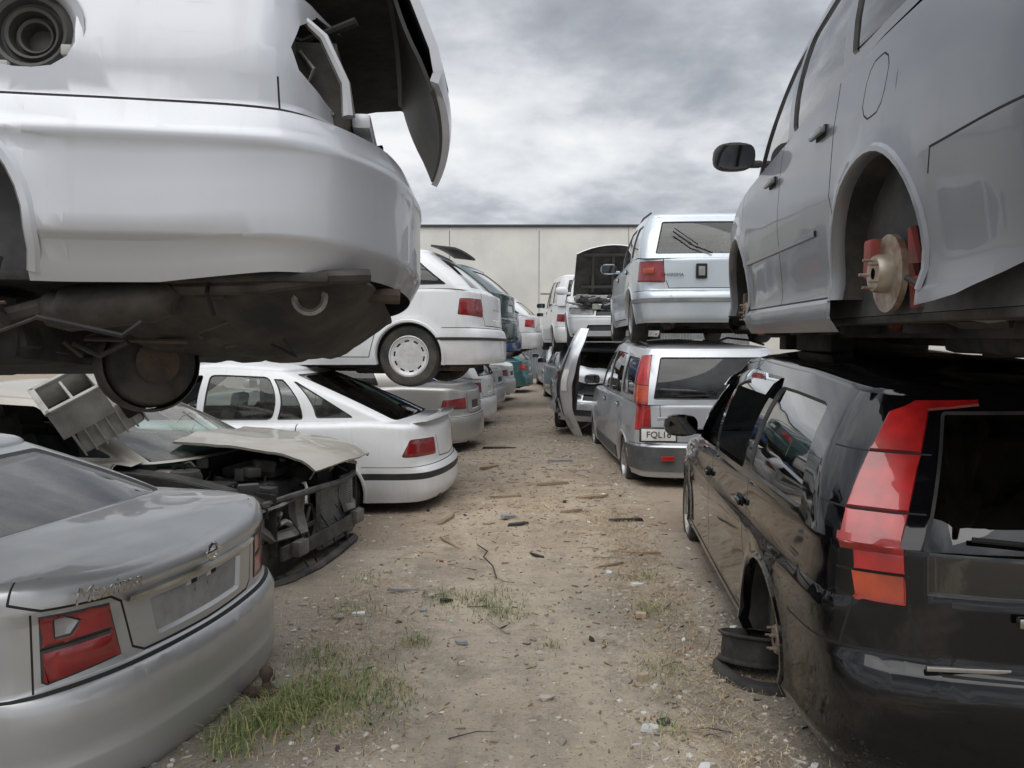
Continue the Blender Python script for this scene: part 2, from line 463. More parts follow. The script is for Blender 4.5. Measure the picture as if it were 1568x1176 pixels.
        if roof:
            mb=MB(); T=p['T']; qs2=[i*3/44 for i in range(45)]
            ring=[(q,1) for q in qs2]+[(q,-1) for q in reversed(qs2[1:-1])]
            ss=[0,.008,.025,.05,.08,.14,.25,.45,.7,1]
            rows=[]
            for sv in ss:
                r=[]
                for q,sd in ring:
                    P=s.gmap(q,1,sd); cx=max(T[0]+T[2]*.8,min(T[1]-T[3]*.8,P.x))
                    C=Vector((cx,0,P.z)); X=P.lerp(C,sv)
                    e=.03*math.sqrt(1-(1-min(sv/.08,1))**2)
                    X.z=P.z+e+p['rcrown']*(1-(1-sv)**2.2)+ (p['dent']*2*noise.noise(X*1.8) if sv>.1 else 0)
                    r.append(X)
                rows.append(r)
            mb.grid(rows,p.get('roofmat') or pc,closed=True,flip=True)
            bmesh.ops.remove_doubles(mb.bm,verts=mb.bm.verts[:],dist=1e-4)
            mb.obj('roof_panel',s.root)
        mb=MB()
        for side in (1,-1):
            for xc in p['wa']:
                rows=[]
                for k in range(0,25):
                    a=math.radians(-14+208*k/24); r=p['wr']
                    def P(rr,off,dy=0):
                        x=xc+rr*math.cos(a); z=p['wz']+rr*math.sin(a)
                        v=s.body(s.S(x),z,side,off); v.y-=side*dy; return v
                    if p['wz']+(r+.03)*math.sin(a)<lin(p['zlo'],xc)-.005: continue
                    rows.append([P(r+.03,.0),P(r+.02,.008),P(r+.003,.008),P(r-.004,.0),P(r-.006,-.01,.03)])
                mb.grid(rows,pc,flip=side<0)
                rows2=[[q[4],q[4]-Vector((0,side*.3,0))] for q in rows]
                mb.grid(rows2,M_under)
                c=[mb.v(q[1]) for q in rows2]
                if len(c)>2: mb.face(c,M_under)
        mb.obj('wheel_arches',s.root)
        s.inner()
        s.under()
    def inner(s):
        p=s.p; mb=MB(); B=p['B']; w=min(B[2],B[3])-.03
        x0=B[0]+.1; x1=B[1]-.05; zf=.26; bz=min(s.zt(0),s.zt(-.8))-.05
        rows=[]
        for z in (zf,bz*.6,bz):
            rows.append([(x0,-w,z),(x1,-w,z),(x1,w,z),(x0,w,z)])
        mb.grid(rows,M_int,closed=True); 
        mb.face([mb.v(q) for q in rows[0]],M_int)
        for x,n in ((.05,2),(-.85,2)):
            if x-.5<x0: x=x0+.55
            for y in (-.37,.37):
                mb.box((x+.1,y,.42),(.5,.5,.16),M_seat,bev=.05)
                mb.box((x-.2,y,.74),(.15,.48,.62),M_seat,rot=Matrix.Rotation(math.radians(-16),3,'Y'),bev=.05,taper=(1,.8))
                mb.box((x-.31,y,1.1),(.09,.24,.17),M_seat,rot=Matrix.Rotation(math.radians(-12),3,'Y'),bev=.035)
        mb.box((x1-.18,0,.78),(.38,2*w-.06,.3),M_int,bev=.06)
        M=Matrix.Translation((x1-.52,.36,.86))@Matrix.Rotation(math.radians(65),4,'Y')@Matrix.Rotation(math.radians(90),4,'X')
        mb.lathe([(.17,-.012),(.185,0),(.17,.012),(.158,0),(.17,-.012)],M_plas,M,n=20)
        mb.obj('interior',s.root)
    def under(s):
        p=s.p; mb=MB(); L2=s.L2; rr=R_
        mb.box((0,0,.245),(p['L']-.5,s.w*2-.26,.03),M_under,bev=.01)
        for y in (-.45,.45): mb.box((0,y,.21),(p['L']-.9,.09,.07),M_under,bev=.01)
        for x in (-1.7,-.9,-.2,.5,1.2): mb.box((x,0,.215),(.08,1.3,.045),M_under,bev=.01)
        mb.box((0.1,0,.22),(2.6,.22,.06),M_under,bev=.02)
        mb.tube([(1.5,.05,.2),(.6,.12,.17),(-.5,.14,.16),(-1.0,.3,.18),(-1.4,.38,.24),(-L2+.45,.42,.22)],.028,M_rust)
        mb.tube([(-L2+.75,.4,.24),(-L2+.7,.4,.24),(-L2+.32,.42,.24),(-L2+.27,.42,.24)],[.05,.09,.09,.05],M_rust,n=12)
        mb.tube([(-L2+.27,.42,.24),(-L2+.06,.42,.23)],.025,M_rust)
        mb.box((-.75,-.1,.18),(.5,.9,.13),M_under,bev=.04)
        for xc in p['wa']:
            mb.tube([(xc,-s.w+.2,p['wz']-.05),(xc-.1,-.3,.2),(xc-.1,.3,.2),(xc,s.w-.2,p['wz']-.05)],.035,M_under)
            mb.tube([(xc+.25,-.35,.2),(xc,-s.w+.2,p['wz']-.04)],.025,M_rust); mb.tube([(xc+.25,.35,.2),(xc,s.w-.2,p['wz']-.04)],.025,M_rust)
            for sd in (1,-1): mb.tube([(xc,sd*(s.w-.25),p['wz']-.08),(xc,sd*(s.w-.3),p['wz']+.28)],.05,M_under)
        mb.box((1.45,0,.28),(.6,.7,.2),M_eng,bev=.05)
        Mx=Matrix.Translation((-L2+.62,-.12,.24))@Matrix.Rotation(math.radians(90),4,'X')
        mb.lathe([(.33,.03),(.31,-.07),(.22,-.075),(.2,-.06),(.03,-.06)],M_under,Mx,n=26)
        mb.obj('underbody',s.root)
    def wheel(s,kind,xc,side,z=None,name=None,flat=False,R=.3,inw=.02,cal=None):
        p=s.p; mb=MB(); z=p['wz'] if z is None else z
        y=side*(s.w-.105-inw)
        M=Matrix.Translation((xc,y,z))@(Matrix() if side>0 else Matrix.Rotation(math.pi,4,'Z'))
        if kind!='none':
            mb.lathe([(R*.66,-.085),(R*.72,-.095),(R*.93,-.092),(R*.99,-.07),(R,-.03),(R,.03),(R*.99,.07),(R*.93,.092),(R*.72,.095),(R*.66,.085)],M_tyre,M,n=36)
            r=R*.67
            mt=M_cap if kind=='cap' else M_alloy
            mb.lathe([(r,.087),(r*.95,.09),(r*.9,.07),(r*.88,-.06)],mt,M,n=36)
            mb.lathe([(r*.9,-.06),(.02,-.06)],M_gap,M,n=24)
            n={'cap':10,'alloy':5,'steel':8}[kind]
            nn=n*6; rows=[]
            for rr,h in ((.0,.082),(.14,.085),(.3,.075),(.36,.075),(.70,.068),(.78,.07),(.92,.084)):
                rows.append([M@Vector((r*rr*math.cos(2*math.pi*k/nn),h,r*rr*math.sin(2*math.pi*k/nn))) for k in range(nn)])
            vr=[[mb.v(q) for q in rw] for rw in rows]
            for i in range(len(vr)-1):
                for k in range(nn):
                    hole={'cap':(i==4 and k%6 in(0,1,2)) ,'alloy':(i in(3,4,5) and k%6 in(0,1,2,3)),'steel':(i==4 and k%6 in(0,1))}[kind]
                    if hole: continue
                    k2=(k+1)%nn
                    mb.face([vr[i][k],vr[i][k2],vr[i+1][k2],vr[i+1][k]],mt)
        else:
            mb.lathe([(.02,.045),(.06,.045),(.068,.03),(.068,.0),(.135,.0),(.135,-.022),(.03,-.022)],M_disc,M,n=32)
            for k in range(5):
                a=k*2*math.pi/5; q=M@Vector((.05*math.cos(a),.04,.05*math.sin(a))); q2=M@Vector((.05*math.cos(a),.075,.05*math.sin(a)))
                mb.tube([q,q2],.006,M_disc,n=6)
            q=M@Vector((0,-.15,0)); mb.tube([M@Vector((0,-.02,0)),q],.05,M_rust)
            mb.box(M@Vector((.1,-.01,.06)),(.07,.09,.14),cal or M_rust,bev=.015)
        return mb.obj(name or ('wheel' if kind!='none' else 'brake_hub'),s.root)
    def handle(s,x,z,mat,side,l=.17):
        mb=MB(); a=s.body(s.S(x),z,side,.022)
        mb.box(a,(l,.022,.032),mat,bev=.01); b=s.body(s.S(x),z,side,.002); mb.box(b,(l*.7,.012,.05),M_gap,bev=.004)
        mb.obj('door_handle',s.root)
    def mirror(s,x,z,mat,side,sc=1):
        mb=MB(); b=s.body(s.S(x),z-.03,side,0); b.z=z
        c=b+Vector((0,side*.13,.03))
        bm2=bmesh.new(); bmesh.ops.create_uvsphere(bm2,u_segments=18,v_segments=12,radius=1)
        for v in bm2.verts:
            q=v.co; 
            for i in range(3): q[i]=math.copysign(abs(q[i])**.72,q[i])
            q.x=max(q.x,-.35)
            v.co=Vector((q.x*.09*sc,q.y*.115*sc,q.z*.075*sc))+c
        mp={v:mb.v(v.co) for v in bm2.verts}
        for f in bm2.faces:
            mt=M_mirr if all((v.co-c).x<=-.0314*sc for v in f.verts) and all(abs((v.co-c).z)<.06*sc for v in f.verts) else mat
            mb.face([mp[v] for v in f.verts],mt)
        bm2.free()
        mb.box((b+c)/2+Vector((0,-side*.02,-.03)),(.06,.16,.04),mat,bev=.015)
        mb.obj('door_mirror',s.root)
    def place(s,end,yaw,z,which='rear',roll=0,pitch=0):
        h=Vector((math.cos(math.radians(yaw)),math.sin(math.radians(yaw)),0))
        o=Vector((end[0],end[1],z))+h*(s.L2 if which=='rear' else -s.L2)
        s.root.location=o; s.root.rotation_euler=(math.radians(roll),math.radians(pitch),math.radians(yaw))
def text(parent,body,size,M,mat,name='badge',ext=.002,shear=0):
    cu=bpy.data.curves.new(name,'FONT'); cu.body=body; cu.size=size; cu.extrude=ext; cu.align_x='CENTER'; cu.align_y='CENTER'; cu.shear=shear
    cu.materials.append(mat)
    o=bpy.data.objects.new(name,cu); COL.objects.link(o); o.parent=parent; o.matrix_local=M
    return o
REAR=Matrix(((0,0,-1,0),(-1,0,0,0),(0,1,0,0),(0,0,0,1)))
# ---------------------------------------------------------------- generic styles
def doors(c,a,b,e,bot=.29,belt=None,handles=True,hm=None,hz=.1,four=True,dn=None):
    Z=lambda x:c.zt(x)+.0
    wa=c.p['wa'][0]; wr=c.p['wr']; wz=c.p['wz']
    c.st([(c.S(a),Z(a)),(c.S(a+.03),.62),(c.S(a+.01),.36),(c.S(a-.04),bot)])
    if four:
        c.st([(c.S(b),Z(b)),(c.S(b+.01),.5),(c.S(b),bot)])
        c.st([(c.S(e),Z(e)),(c.S(e+.01),.74),(c.S(wa+wr*.86+.05),wz+wr*.62),(c.S(wa+wr+.07),bot)])
        c.st([(c.S(wa+wr+.07),bot),(c.S(a-.04),bot)])
    else:
        c.st([(c.S(b),Z(b)),(c.S(b+.01),.5),(c.S(b+.05),bot)]); c.st([(c.S(b+.05),bot),(c.S(a-.04),bot)])
    if handles:
        for sd in (1,-1):
            c.handle(b+.14,Z(b)-hz,hm or c.p['pc'],sd)
            if four: c.handle(e+.16,Z(e)-hz,hm or c.p['pc'],sd)
def moulding(c,z,x0,x1,h=.035,mat=None,off=.01):
    mb=MB()
    for sd in (1,-1):
        rows=[]
        n=int((x1-x0)/.12)
        for i in range(n+1):
            x=x0+(x1-x0)*i/n; u=c.S(x)
            rows.append([c.body(u,z-h/2,sd,.001),c.body(u,z-h/2+.004,sd,off),c.body(u,z+h/2-.004,sd,off),c.body(u,z+h/2,sd,.001)])
        mb.grid(rows,mat or M_rub,flip=sd>0)
    mb.obj('side_moulding',c.root)
def rearstrip(c,z,xs,h=.03,mat=None,off=.012,front=False):
    mb=MB()
    for sd in (1,-1):
        rows=[]; U=c.S(xs); n=24
        for i in range(n+1):
            u=U*i/n if not front else c.Um-(c.Um-U)*i/n
            rows.append([c.body(u,z-h/2,sd,.0),c.body(u,z-h/2+.004,sd,off),c.body(u,z+h/2-.004,sd,off),c.body(u,z+h/2,sd,.0)])
        mb.grid(rows,mat or M_rub,flip=(sd>0)!=front)
    mb.obj('bumper_strip',c.root)
def frontface(c,hl=(.36,.74),hz=(.55,.68),grille=.33):
    c.fe(cham([(c.Fr(hl[0]),hz[0]+.01),(c.Fr(hl[1]),hz[0]+.03),(c.S(c.L2-.42),hz[1]-.0),(c.S(c.L2-.42),hz[1]+.02),(c.Fr(hl[0]),hz[1])],.1),M_clr,0,(.008,-.006))
    c.fe([(c.Fr(-.05),hz[0]+.0),(c.Fr(grille),hz[0]),(c.Fr(grille),hz[1]-.01),(c.Um+.1,hz[1]-.01),(c.Um+.1,hz[0])],M_plas,0,(.01,-.02))
    c.fe([(c.Um+.1,.3),(c.Fr(.5),.3),(c.Fr(.45),.40),(c.Um+.1,.40)],M_plas,0,(.01,-.02))
    c.st([(c.Um,hz[0]-.03),(c.Fr(.6),hz[0]-.03),(c.S(c.L2-.5),hz[0]-.03)],.008)
    c.st([(1.0,c.w-.14),(c.L2-.2,c.w-.2)],.008,to=c.K)
def hatch(name,pc,L=4.0,W=1.66,glassm=None,kind='hatch',wheels='steel',lamps='side',ds=.08,mould=False,lampz=(.68,.86),roofh=0,four=True,lampmat=None,plate=True):
    k={'hatch':dict(rb=-L/2+.2,rt=-L/2+.62,h=1.36),'wagon':dict(rb=-L/2+.15,rt=-L/2+.42,h=1.38),'van':dict(rb=-L/2+.12,rt=-L/2+.2,h=1.75),'suv':dict(rb=-L/2+.16,rt=-L/2+.34,h=1.6)}[kind]
    L2=L/2; h=k['h']+roofh; belt=.93 if kind!='van' else 1.05
    if kind=='suv': belt=1.0
    xf=L2-1.15
    c=Car(name,L=L,W=W,pc=pc,ds=ds,br=.16,bf=.28,rnd=.03,crown=.03,
      prof=[(-L2,belt+.0),(-L2+.4,belt+.03),(0,belt),(xf-.1,belt-.01),(xf+.1,belt-.0),(L2-.5,belt-.13),(L2-.15,belt-.22),(L2,belt-.3)],
      rsec=[(.15,.05),(.27,0),(.52,0),(.55,.015),(.58,.05),(1.1,.075)],levels=[.27,.55,.58],
      B=(k['rb'],xf,W/2-.065,W/2-.10,.07,.2),T=(k['rt'],xf-.75,W/2-.2,W/2-.22,.04,.06),roof=[(k['rt'],h-.05),(-.3,h),(xf-.7,h-.05)],
      wa=(-L2+.78,L2-.82),wr=.33,wz=.3)
    gm=glassm or G_tint
    B=c.p['B'];T=c.p['T']
    bx=.0-.05; ex=max(-L2+.98,-1.15)
    a=xf-.12
    c.win(bx+.04,a-.12,T[1]-.02,bx+.0,gm,.06,.88)
    c.win(ex+.05,bx-.05,bx-.09,ex+.1 if kind!='hatch' else ex+.16,gm,.06,.88)
    q0=B[0]+.2
    if ex-q0>.15: c.win(q0,ex-.05,ex+.0 if kind=='hatch' else ex-.02,max(T[0]+.12,q0+.05),gm,.1,.84)
    c.fe(cham([(-.1,.10),(.8,.10),(.78,.88),(-.1,.88)],.04),gm,0,(.015,-.012),to=c.G)
    c.fe([(2.12,.03),(3.1,.03),(3.1,.93),(2.14,.93)],gm,0,(.015,-.012),to=c.G)
    doors(c,a,bx,ex,four=four,belt=belt)
    lm=lampmat or M_red
    if kind in('wagon','suv') and lamps=='pillar':
        c.fe([(.84,0),(1.035,0),(1.035,.9),(.87,.93)],lm,0,(.006,.006),to=c.G)
        c.fe([(c.R(W/2-.20),.72),(c.S(-L2+.27),.72),(c.S(-L2+.27),1.2),(c.R(W/2-.17),1.2)],lm,0,(.006,.006))
        c.fe([(.84,.05),(1.035,.05),(1.035,.35),(.85,.35)],M_amb,0,to=c.G)
    else:
        c.fe(cham([(c.R(W/2-.32),lampz[0]),(c.S(-L2+.3),lampz[0]+.02),(c.S(-L2+.28),lampz[1]),(c.R(W/2-.30),lampz[1])],.06),lm,0,(.007,.004))
    c.st([(0,.60),(c.R(W/2-.36),.60),(c.R(W/2-.33),.68)],.008)
    c.st([(c.R(W/2-.30),.86),(c.R(W/2-.28),1.2)],.008)
    c.st([(0,.575),(c.R(W/2-.1),.575),(c.S(-L2+.45),.575)],.007)
    if plate: c.fe([(-.1,.66),(c.R(.2),.66),(c.R(.2),.78),(-.1,.78)],M_plate,0,(.012,-.012),frame=pc)
    frontface(c)
    c.build()
    if mould: moulding(c,.52,-L2+1.15,L2-1.2)
    for sd in (1,-1): c.mirror(a-.1,belt+.08,pc,sd)
    for i,xc in enumerate(c.p['wa']):
        for sd in (1,-1): c.wheel(wheels,xc,sd)
    return c
def sedan(name,pc,L=4.5,W=1.69,glassm=None,wheels='steel',ds=.08,lampmat=None,high=0,dent=.006):
    L2=L/2
    c=Car(name,L=L,W=W,pc=pc,ds=ds,dent=dent,prof=[(-L2,.92+high),(-L2+.12,.98+high),(-L2+.9,1.0+high),(-.4,.95),(1.,.93),(1.6,.86),(L2-.2,.72),(L2,.63)])
    gm=glassm or G_tint; T=c.p['T']
    c.win(-.04,.95,.25,-.08,gm,.06,.88); c.win(-.98,-.14,-.17,-.78,gm,.06,.88)
    c.fe(cham([(-.1,.06),(.86,.06),(.84,.92),(-.1,.92)],.04),gm,0,(.015,-.012),to=c.G)
    c.fe([(2.12,.03),(3.1,.03),(3.1,.93),(2.14,.93)],gm,0,(.015,-.012),to=c.G)
    doors(c,1.02,-.09,-1.02)
    c.fe(cham([(c.R(.42),.68),(c.S(-L2+.36),.70),(c.S(-L2+.33),.82),(c.R(.44),.84)],.06),lampmat or M_red,0,(.007,.004))
    c.st([(c.R(.40),1.2),(c.R(.38),.64),(c.R(.30),.61),(0,.61)]); c.st([(-L2-.1,.66),(-L2+.75,.62)],to=c.K)
    c.st([(0,.58),(c.S(-L2+.6),.58)],.007)
    c.fe([(-.1,.66),(c.R(.22),.66),(c.R(.22),.79),(-.1,.79)],M_plas,0,(.012,-.015),frame=pc)
    frontface(c)
    return c
# ================================================================= PAINTS
P_silver=paint('silver_paint',(.54,.56,.59),.6,.34,.6,.55)
P_silverA=paint('silver_paint_bright',(.50,.515,.545),.4,.40,.5,.42)
P_maxi=paint('pewter_paint',(.44,.445,.45),.55,.36,.6,.45)
P_white=paint('white_paint',(.73,.74,.75),.0,.32,.5,.6)
P_black=paint('black_paint',(.003,.003,.004),.0,.10,.9,.04,dust=(.12,.115,.10),spec=.1)
P_grey=paint('grey_blue_paint',(.20,.21,.23),.5,.40,.5,.5)
P_champ=paint('champagne_paint',(.44,.41,.36),.5,.38,.5,.8)
P_beige=paint('beige_silver_paint',(.47,.46,.43),.6,.36,.5,.6)
P_teal=paint('teal_paint',(.035,.14,.15),.4,.3,.8,.3)
P_green=paint('dark_green_paint',(.02,.06,.06),.3,.3,.8,.3)
P_blue=paint('blue_paint',(.03,.09,.26),.3,.3,.8,.3)
P_ltb=paint('pale_silver_paint',(.53,.58,.62),.5,.34,.6,.5)
P_bumpdark=surf('grey_bumper',(.16,.165,.17),(.24,.24,.235),rough=.55)
M_maxp=surf('plate_recess',(.30,.305,.31),(.23,.225,.22),rough=.5,scale=14)
# ================================================================= A upper-left silver sedan, boot ajar
def carA():
    L=4.6;L2=2.3; WX=-.93
    c=Car('silver_sedan',L=L,W=1.72,pc=P_silverA,ds=.045,br=.30,dent=.004,rnd=.05,
      prof=[(-L2,1.04),(-L2+.12,1.10),(-1.3,1.11),(-.5,1.04),(.9,1.0),(1.1,.97),(1.6,.88),(2.15,.74),(2.3,.66)],
      ssec=[(.15,.09),(.25,.045),(.29,.028),(.325,.026),(.34,.004),(.35,-.002),(.42,.004),(.52,.004),(.595,.004),(.605,-.010),(.625,-.010),(.638,.006),(.70,.010),(.705,.022),(.84,.016),(1.1,.05)],
      rsec=[(.15,.14),(.25,.05),(.34,.0),(.56,.0),(.605,-.008),(.63,.008),(.70,.03),(.72,.10),(1.1,.15)],
      levels=[.325,.34,.35,.595,.605,.625,.638,.70,.706],
      zlo=[(-2.4,.27),(-1.9,.255),(-1.6,.22),(1.6,.2),(3,.24)],
      B=(-1.45,1.15,.71,.70,.10,.22),T=(-.85,.3,.56,.56,.05,.06),wa=(WX,1.4),wr=.36,wz=.33)
    c.win(-.04,.95,.25,-.08,G_tint,.06,.88); c.win(-.98,-.14,-.17,-.78,G_tint,.06,.88)
    c.st([(0,.705),(c.S(-1.0),.712)],.008)
    c.st([(c.S(-1.93),.71),(c.S(-1.925),.80)],.006)
    c.fe([(c.R(.52),.735),(c.S(-2.19),.735),(c.S(-2.09),.79),(c.S(-1.99),.84),(c.S(-1.965),.90),(c.S(-2.0),.98),(c.S(-2.09),1.05),(c.R(.52),1.06)],M_gap,0,None,'del')
    c.fe([(-.1,.76),(c.R(.53),.76),(c.R(.53),1.3),(-.1,1.3)],M_gap,0,None,'del')
    c.fe([(-L2-.1,-.1),(-1.62,-.1),(-1.62,.66),(-L2-.1,.66)],M_gap,0,None,'del',to=c.K)
    fx,fz=-1.27,.895
    c.fe([(c.S(fx+.13*math.cos(a)*(1+.12*abs(math.sin(2*a)))),fz+.11*math.sin(a)*(1+.12*abs(math.sin(2*a)))) for a in [2*math.pi*k/18 for k in range(18)]],M_gap,1,None,'del')
    doors(c,1.02,-.09,-1.02); frontface(c)
    c.build()
    mb=MB(); P=c.body(c.S(fx),fz,1)
    M=Matrix.Translation(P)
    mb.lathe([(.155,-.004),(.135,-.012),(.115,-.03),(.108,-.05)],P_silverA,M,n=28)
    mb.lathe([(.112,-.045),(.098,-.03),(.088,-.035),(.083,-.055),(.075,-.06),(.07,-.045),(.062,-.05),(.058,-.08),(.05,-.085),(.047,-.065),(.04,-.07),(.036,-.11),(.0,-.11)],M_plas,M,n=28)
    for k in range(4):
        a=k*math.pi/2+.5; mb.box(P+Vector((.12*math.cos(a),-.018,.12*math.sin(a))),(.03,.02,.03),M_alu2,bev=.006)
    mb.obj('fuel_filler',c.root)
    mb=MB()
    x0,x1=-2.12,-1.5
    rows=[]
    for z,g in ((.45,.1),(.74,0.02),(.98,0.06)):
        rows.append([(x0+g,-.60,z),(x1,-.60,z),(x1,.60,z),(x0+g,.60,z)])
    mb.grid(rows,M_under,closed=True); mb.face([mb.v(q) for q in rows[0]],M_under)
    mb.box((-1.55,0,.85),(.04,1.3,.5),M_int,bev=.01)
    for sd in (1,-1):
        mb.box((-1.80,sd*.68,.90),(.3,.02,.32),M_under,bev=.005)
        mb.tube([(-1.93,sd*.66,1.06),(-2.03,sd*.655,.97),(-2.09,sd*.64,.84),(-2.10,sd*.64,.74)],[.010,.016,.016,.02],P_maxi)
        mb.tube([(-1.7,sd*.6,1.06),(-1.95,sd*.55,1.0),(-2.12,sd*.6,1.05)],.014,M_gap)
        mb.tube([(-1.95,sd*.6,.95),(-2.0,sd*.64,.88),(-1.96,sd*.64,.8),(-2.05,sd*.6,.76)],.007,M_alu)
        mb.tube([(-1.8,sd*.62,1.02),(-1.9,sd*.64,.93),(-1.88,sd*.64,.85),(-1.99,sd*.62,.80)],.006,M_gap)
    mb.box((-2.13,0,.755),(.06,1.15,.05),P_silverA,bev=.015)
    mb.obj('boot_tub',c.root)
    mb=MB()
    prof=[(-1.58,0.0),(-1.9,.012),(-2.1,.005),(-2.22,-.015),(-2.27,-.05),(-2.285,-.12),(-2.30,-.22),(-2.315,-.32),(-2.31,-.40),(-2.29,-.43)]
    def fn(u,v):
        k=u*(len(prof)-1); i=min(int(k),len(prof)-2); t=k-i
        x=prof[i][0]*(1-t)+prof[i+1][0]*t; z=prof[i][1]*(1-t)+prof[i+1][1]*t
        y=(v*2-1)*(.64-.05*u); cz=.03*(1-(v*2-1)**2)
        return Vector((x-cz*u*1.6+.0,-y,1.13+z+cz*(1-u)))
    mb.slab(fn,27,16,.028,P_silverA,M_under)
    def fn2(u,v):
        q=fn(.38+.55*u,.06+.88*v); return q+Vector((.035+.03*math.sin(u*3.14),0,-.01))
    mb.slab(fn2,10,14,.012,M_plas,M_plas)
    mb.box((-2.345,0,.86),(.02,.5,.12),M_plas,bev=.008)
    o=mb.obj('boot_lid',c.root)
    a=math.radians(13)
    piv=Vector((-1.58,0,1.13)); o.matrix_local=Matrix.Translation(piv)@Matrix.Rotation(a,4,'Y')@Matrix.Translation(-piv)
    mb=MB()
    mb.lathe([(.045,-.01),(.055,0),(.045,.01),(.035,0),(.045,-.01)],M_alu,Matrix.Translation((-1.98,.62,.20)),n=20)
    for sd in (1,-1):
        mb.tube([(WX,sd*.62,.28),(WX,sd*.6,.75)],[.05,.06],M_under,n=10)
        mb.tube([(WX,sd*.72,.30),(-.4,sd*.45,.16)],.035,M_rust)
        mb.tube([(WX,sd*.72,.27),(WX-.1,0,.2)],.03,M_rust)
        for k in range(7): mb.lathe([(.075,.0),(.085,.012),(.075,.024)],M_under,Matrix.Translation((WX,sd*.6,.4+k*.045))@Matrix.Rotation(math.pi/2,4,'X'),n=14)
    def well(u,v):
        x=-2.15+1.0*u; y=(v*2-1)*.66; e=max(0,1-((u-.5)*2)**4)*max(0,1-(v*2-1)**4)
        rib=.012*(math.sin(u*38)>0.3)*e
        return Vector((x,-y,.26-.19*e-rib+.01*noise.noise(Vector((x*7,y*7,0)))))
    mb.slab(well,40,18,-.02,M_under,M_under)
    mb.box((-.85,.05,.11),(.62,1.15,.20),M_under,bev=.05); mb.box((.1,0,.10),(1.3,1.3,.18),M_under,bev=.04)
    mb.tube([(-1.60,.66,.22),(-1.57,.66,.19),(-1.54,.66,.185),(-1.30,.64,.16),(-1.27,.64,.16),(-1.24,.64,.19)],[.03,.055,.065,.065,.055,.03],M_exh,n=18)
    mb.tube([(-1.60,.66,.22),(-1.85,.70,.22),(-2.05,.70,.25),(-2.16,.66,.26)],.022,M_exh)
    mb.tube([(-1.24,.64,.17),(-.95,.66,.08),(-.5,.62,.03),(.4,.5,.05)],.028,M_exh)
    for x in (-1.72,-1.15,-.6): mb.tube([(x,.70,.3),(x+.01,.72,.2),(x,.68,.14)],.007,M_gap,n=5)
    # hub, worn tyre half hanging under the floor, drum, arms
    MT=Matrix.Translation((-1.40,.28,.02))@Matrix.Rotation(math.radians(38),4,'Z')
    mb.lathe([(.0,.06),(.10,.06),(.135,.045),(.15,.0),(.15,-.06),(.13,-.08),(.0,-.08)],M_under,MT,n=28)
    mb.lathe([(.06,.062),(.07,.08),(.04,.09),(0,.09)],M_rust,MT,n=20)
    mb.lathe([(.155,.03),(.165,.01),(.165,-.04),(.155,-.06)],M_exh,MT,n=28)
    mb.lathe([(.0,.07),(.12,.07),(.14,.05),(.14,-.03),(.10,-.05),(0,-.05)],M_under,Matrix.Translation((WX-.02,.66,.20)),n=24)
    for k in range(5):
        aa=k*2*math.pi/5; mb.tube([(WX-.02+.055*math.cos(aa),.73,.20+.055*math.sin(aa)),(WX-.02+.055*math.cos(aa),.765,.20+.055*math.sin(aa))],.007,M_alu,n=6)
    mb.tube([(WX,.62,.16),(WX+.3,.66,.10),(WX+.62,.6,.12)],[.05,.04,.05],M_under,n=10)
    mb.tube([(WX-.12,.70,.10),(WX-.10,.62,.45)],[.035,.028],M_eng,n=12)
    mb.tube([(WX+.15,.74,.06),(WX+.05,.5,.04),(WX+.1,.1,.08)],.028,M_rust)
    mb.tube([(WX-.25,.74,.12),(WX-.05,.70,.05),(WX+.1,.5,.06)],.022,M_exh)
    for k in range(26):
        q=Vector((R_.uniform(-1.9,-.2),R_.uniform(.2,.8),R_.uniform(.06,.2))); mb.tube([q,q+Vector((R_.uniform(-.1,.1),.03,-.04)),q+Vector((R_.uniform(-.3,.3),.05,R_.uniform(-.06,.03)))],R_.choice([.005,.008,.014]),R_.choice([M_under,M_gap,M_under,M_rust]),n=6)
    for k in range(12):
        q=Vector((R_.uniform(-1.2,-.4),R_.uniform(.3,.75),R_.uniform(.02,.3))); mb.box(q,(R_.uniform(.06,.2),R_.uniform(.05,.12),R_.uniform(.05,.14)),R_.choice([M_under,M_eng]),rot=Matrix.Rotation(R_.uniform(-.5,.5),3,'Y'),bev=.015)
    mb.obj('rear_underfloor',c.root)
    c.wheel('none',WX,-1); c.wheel('none',1.4,1); c.wheel('none',1.4,-1)
    c.place((-.36,2.95),186,1.47,roll=4.5)
    return c
carA()
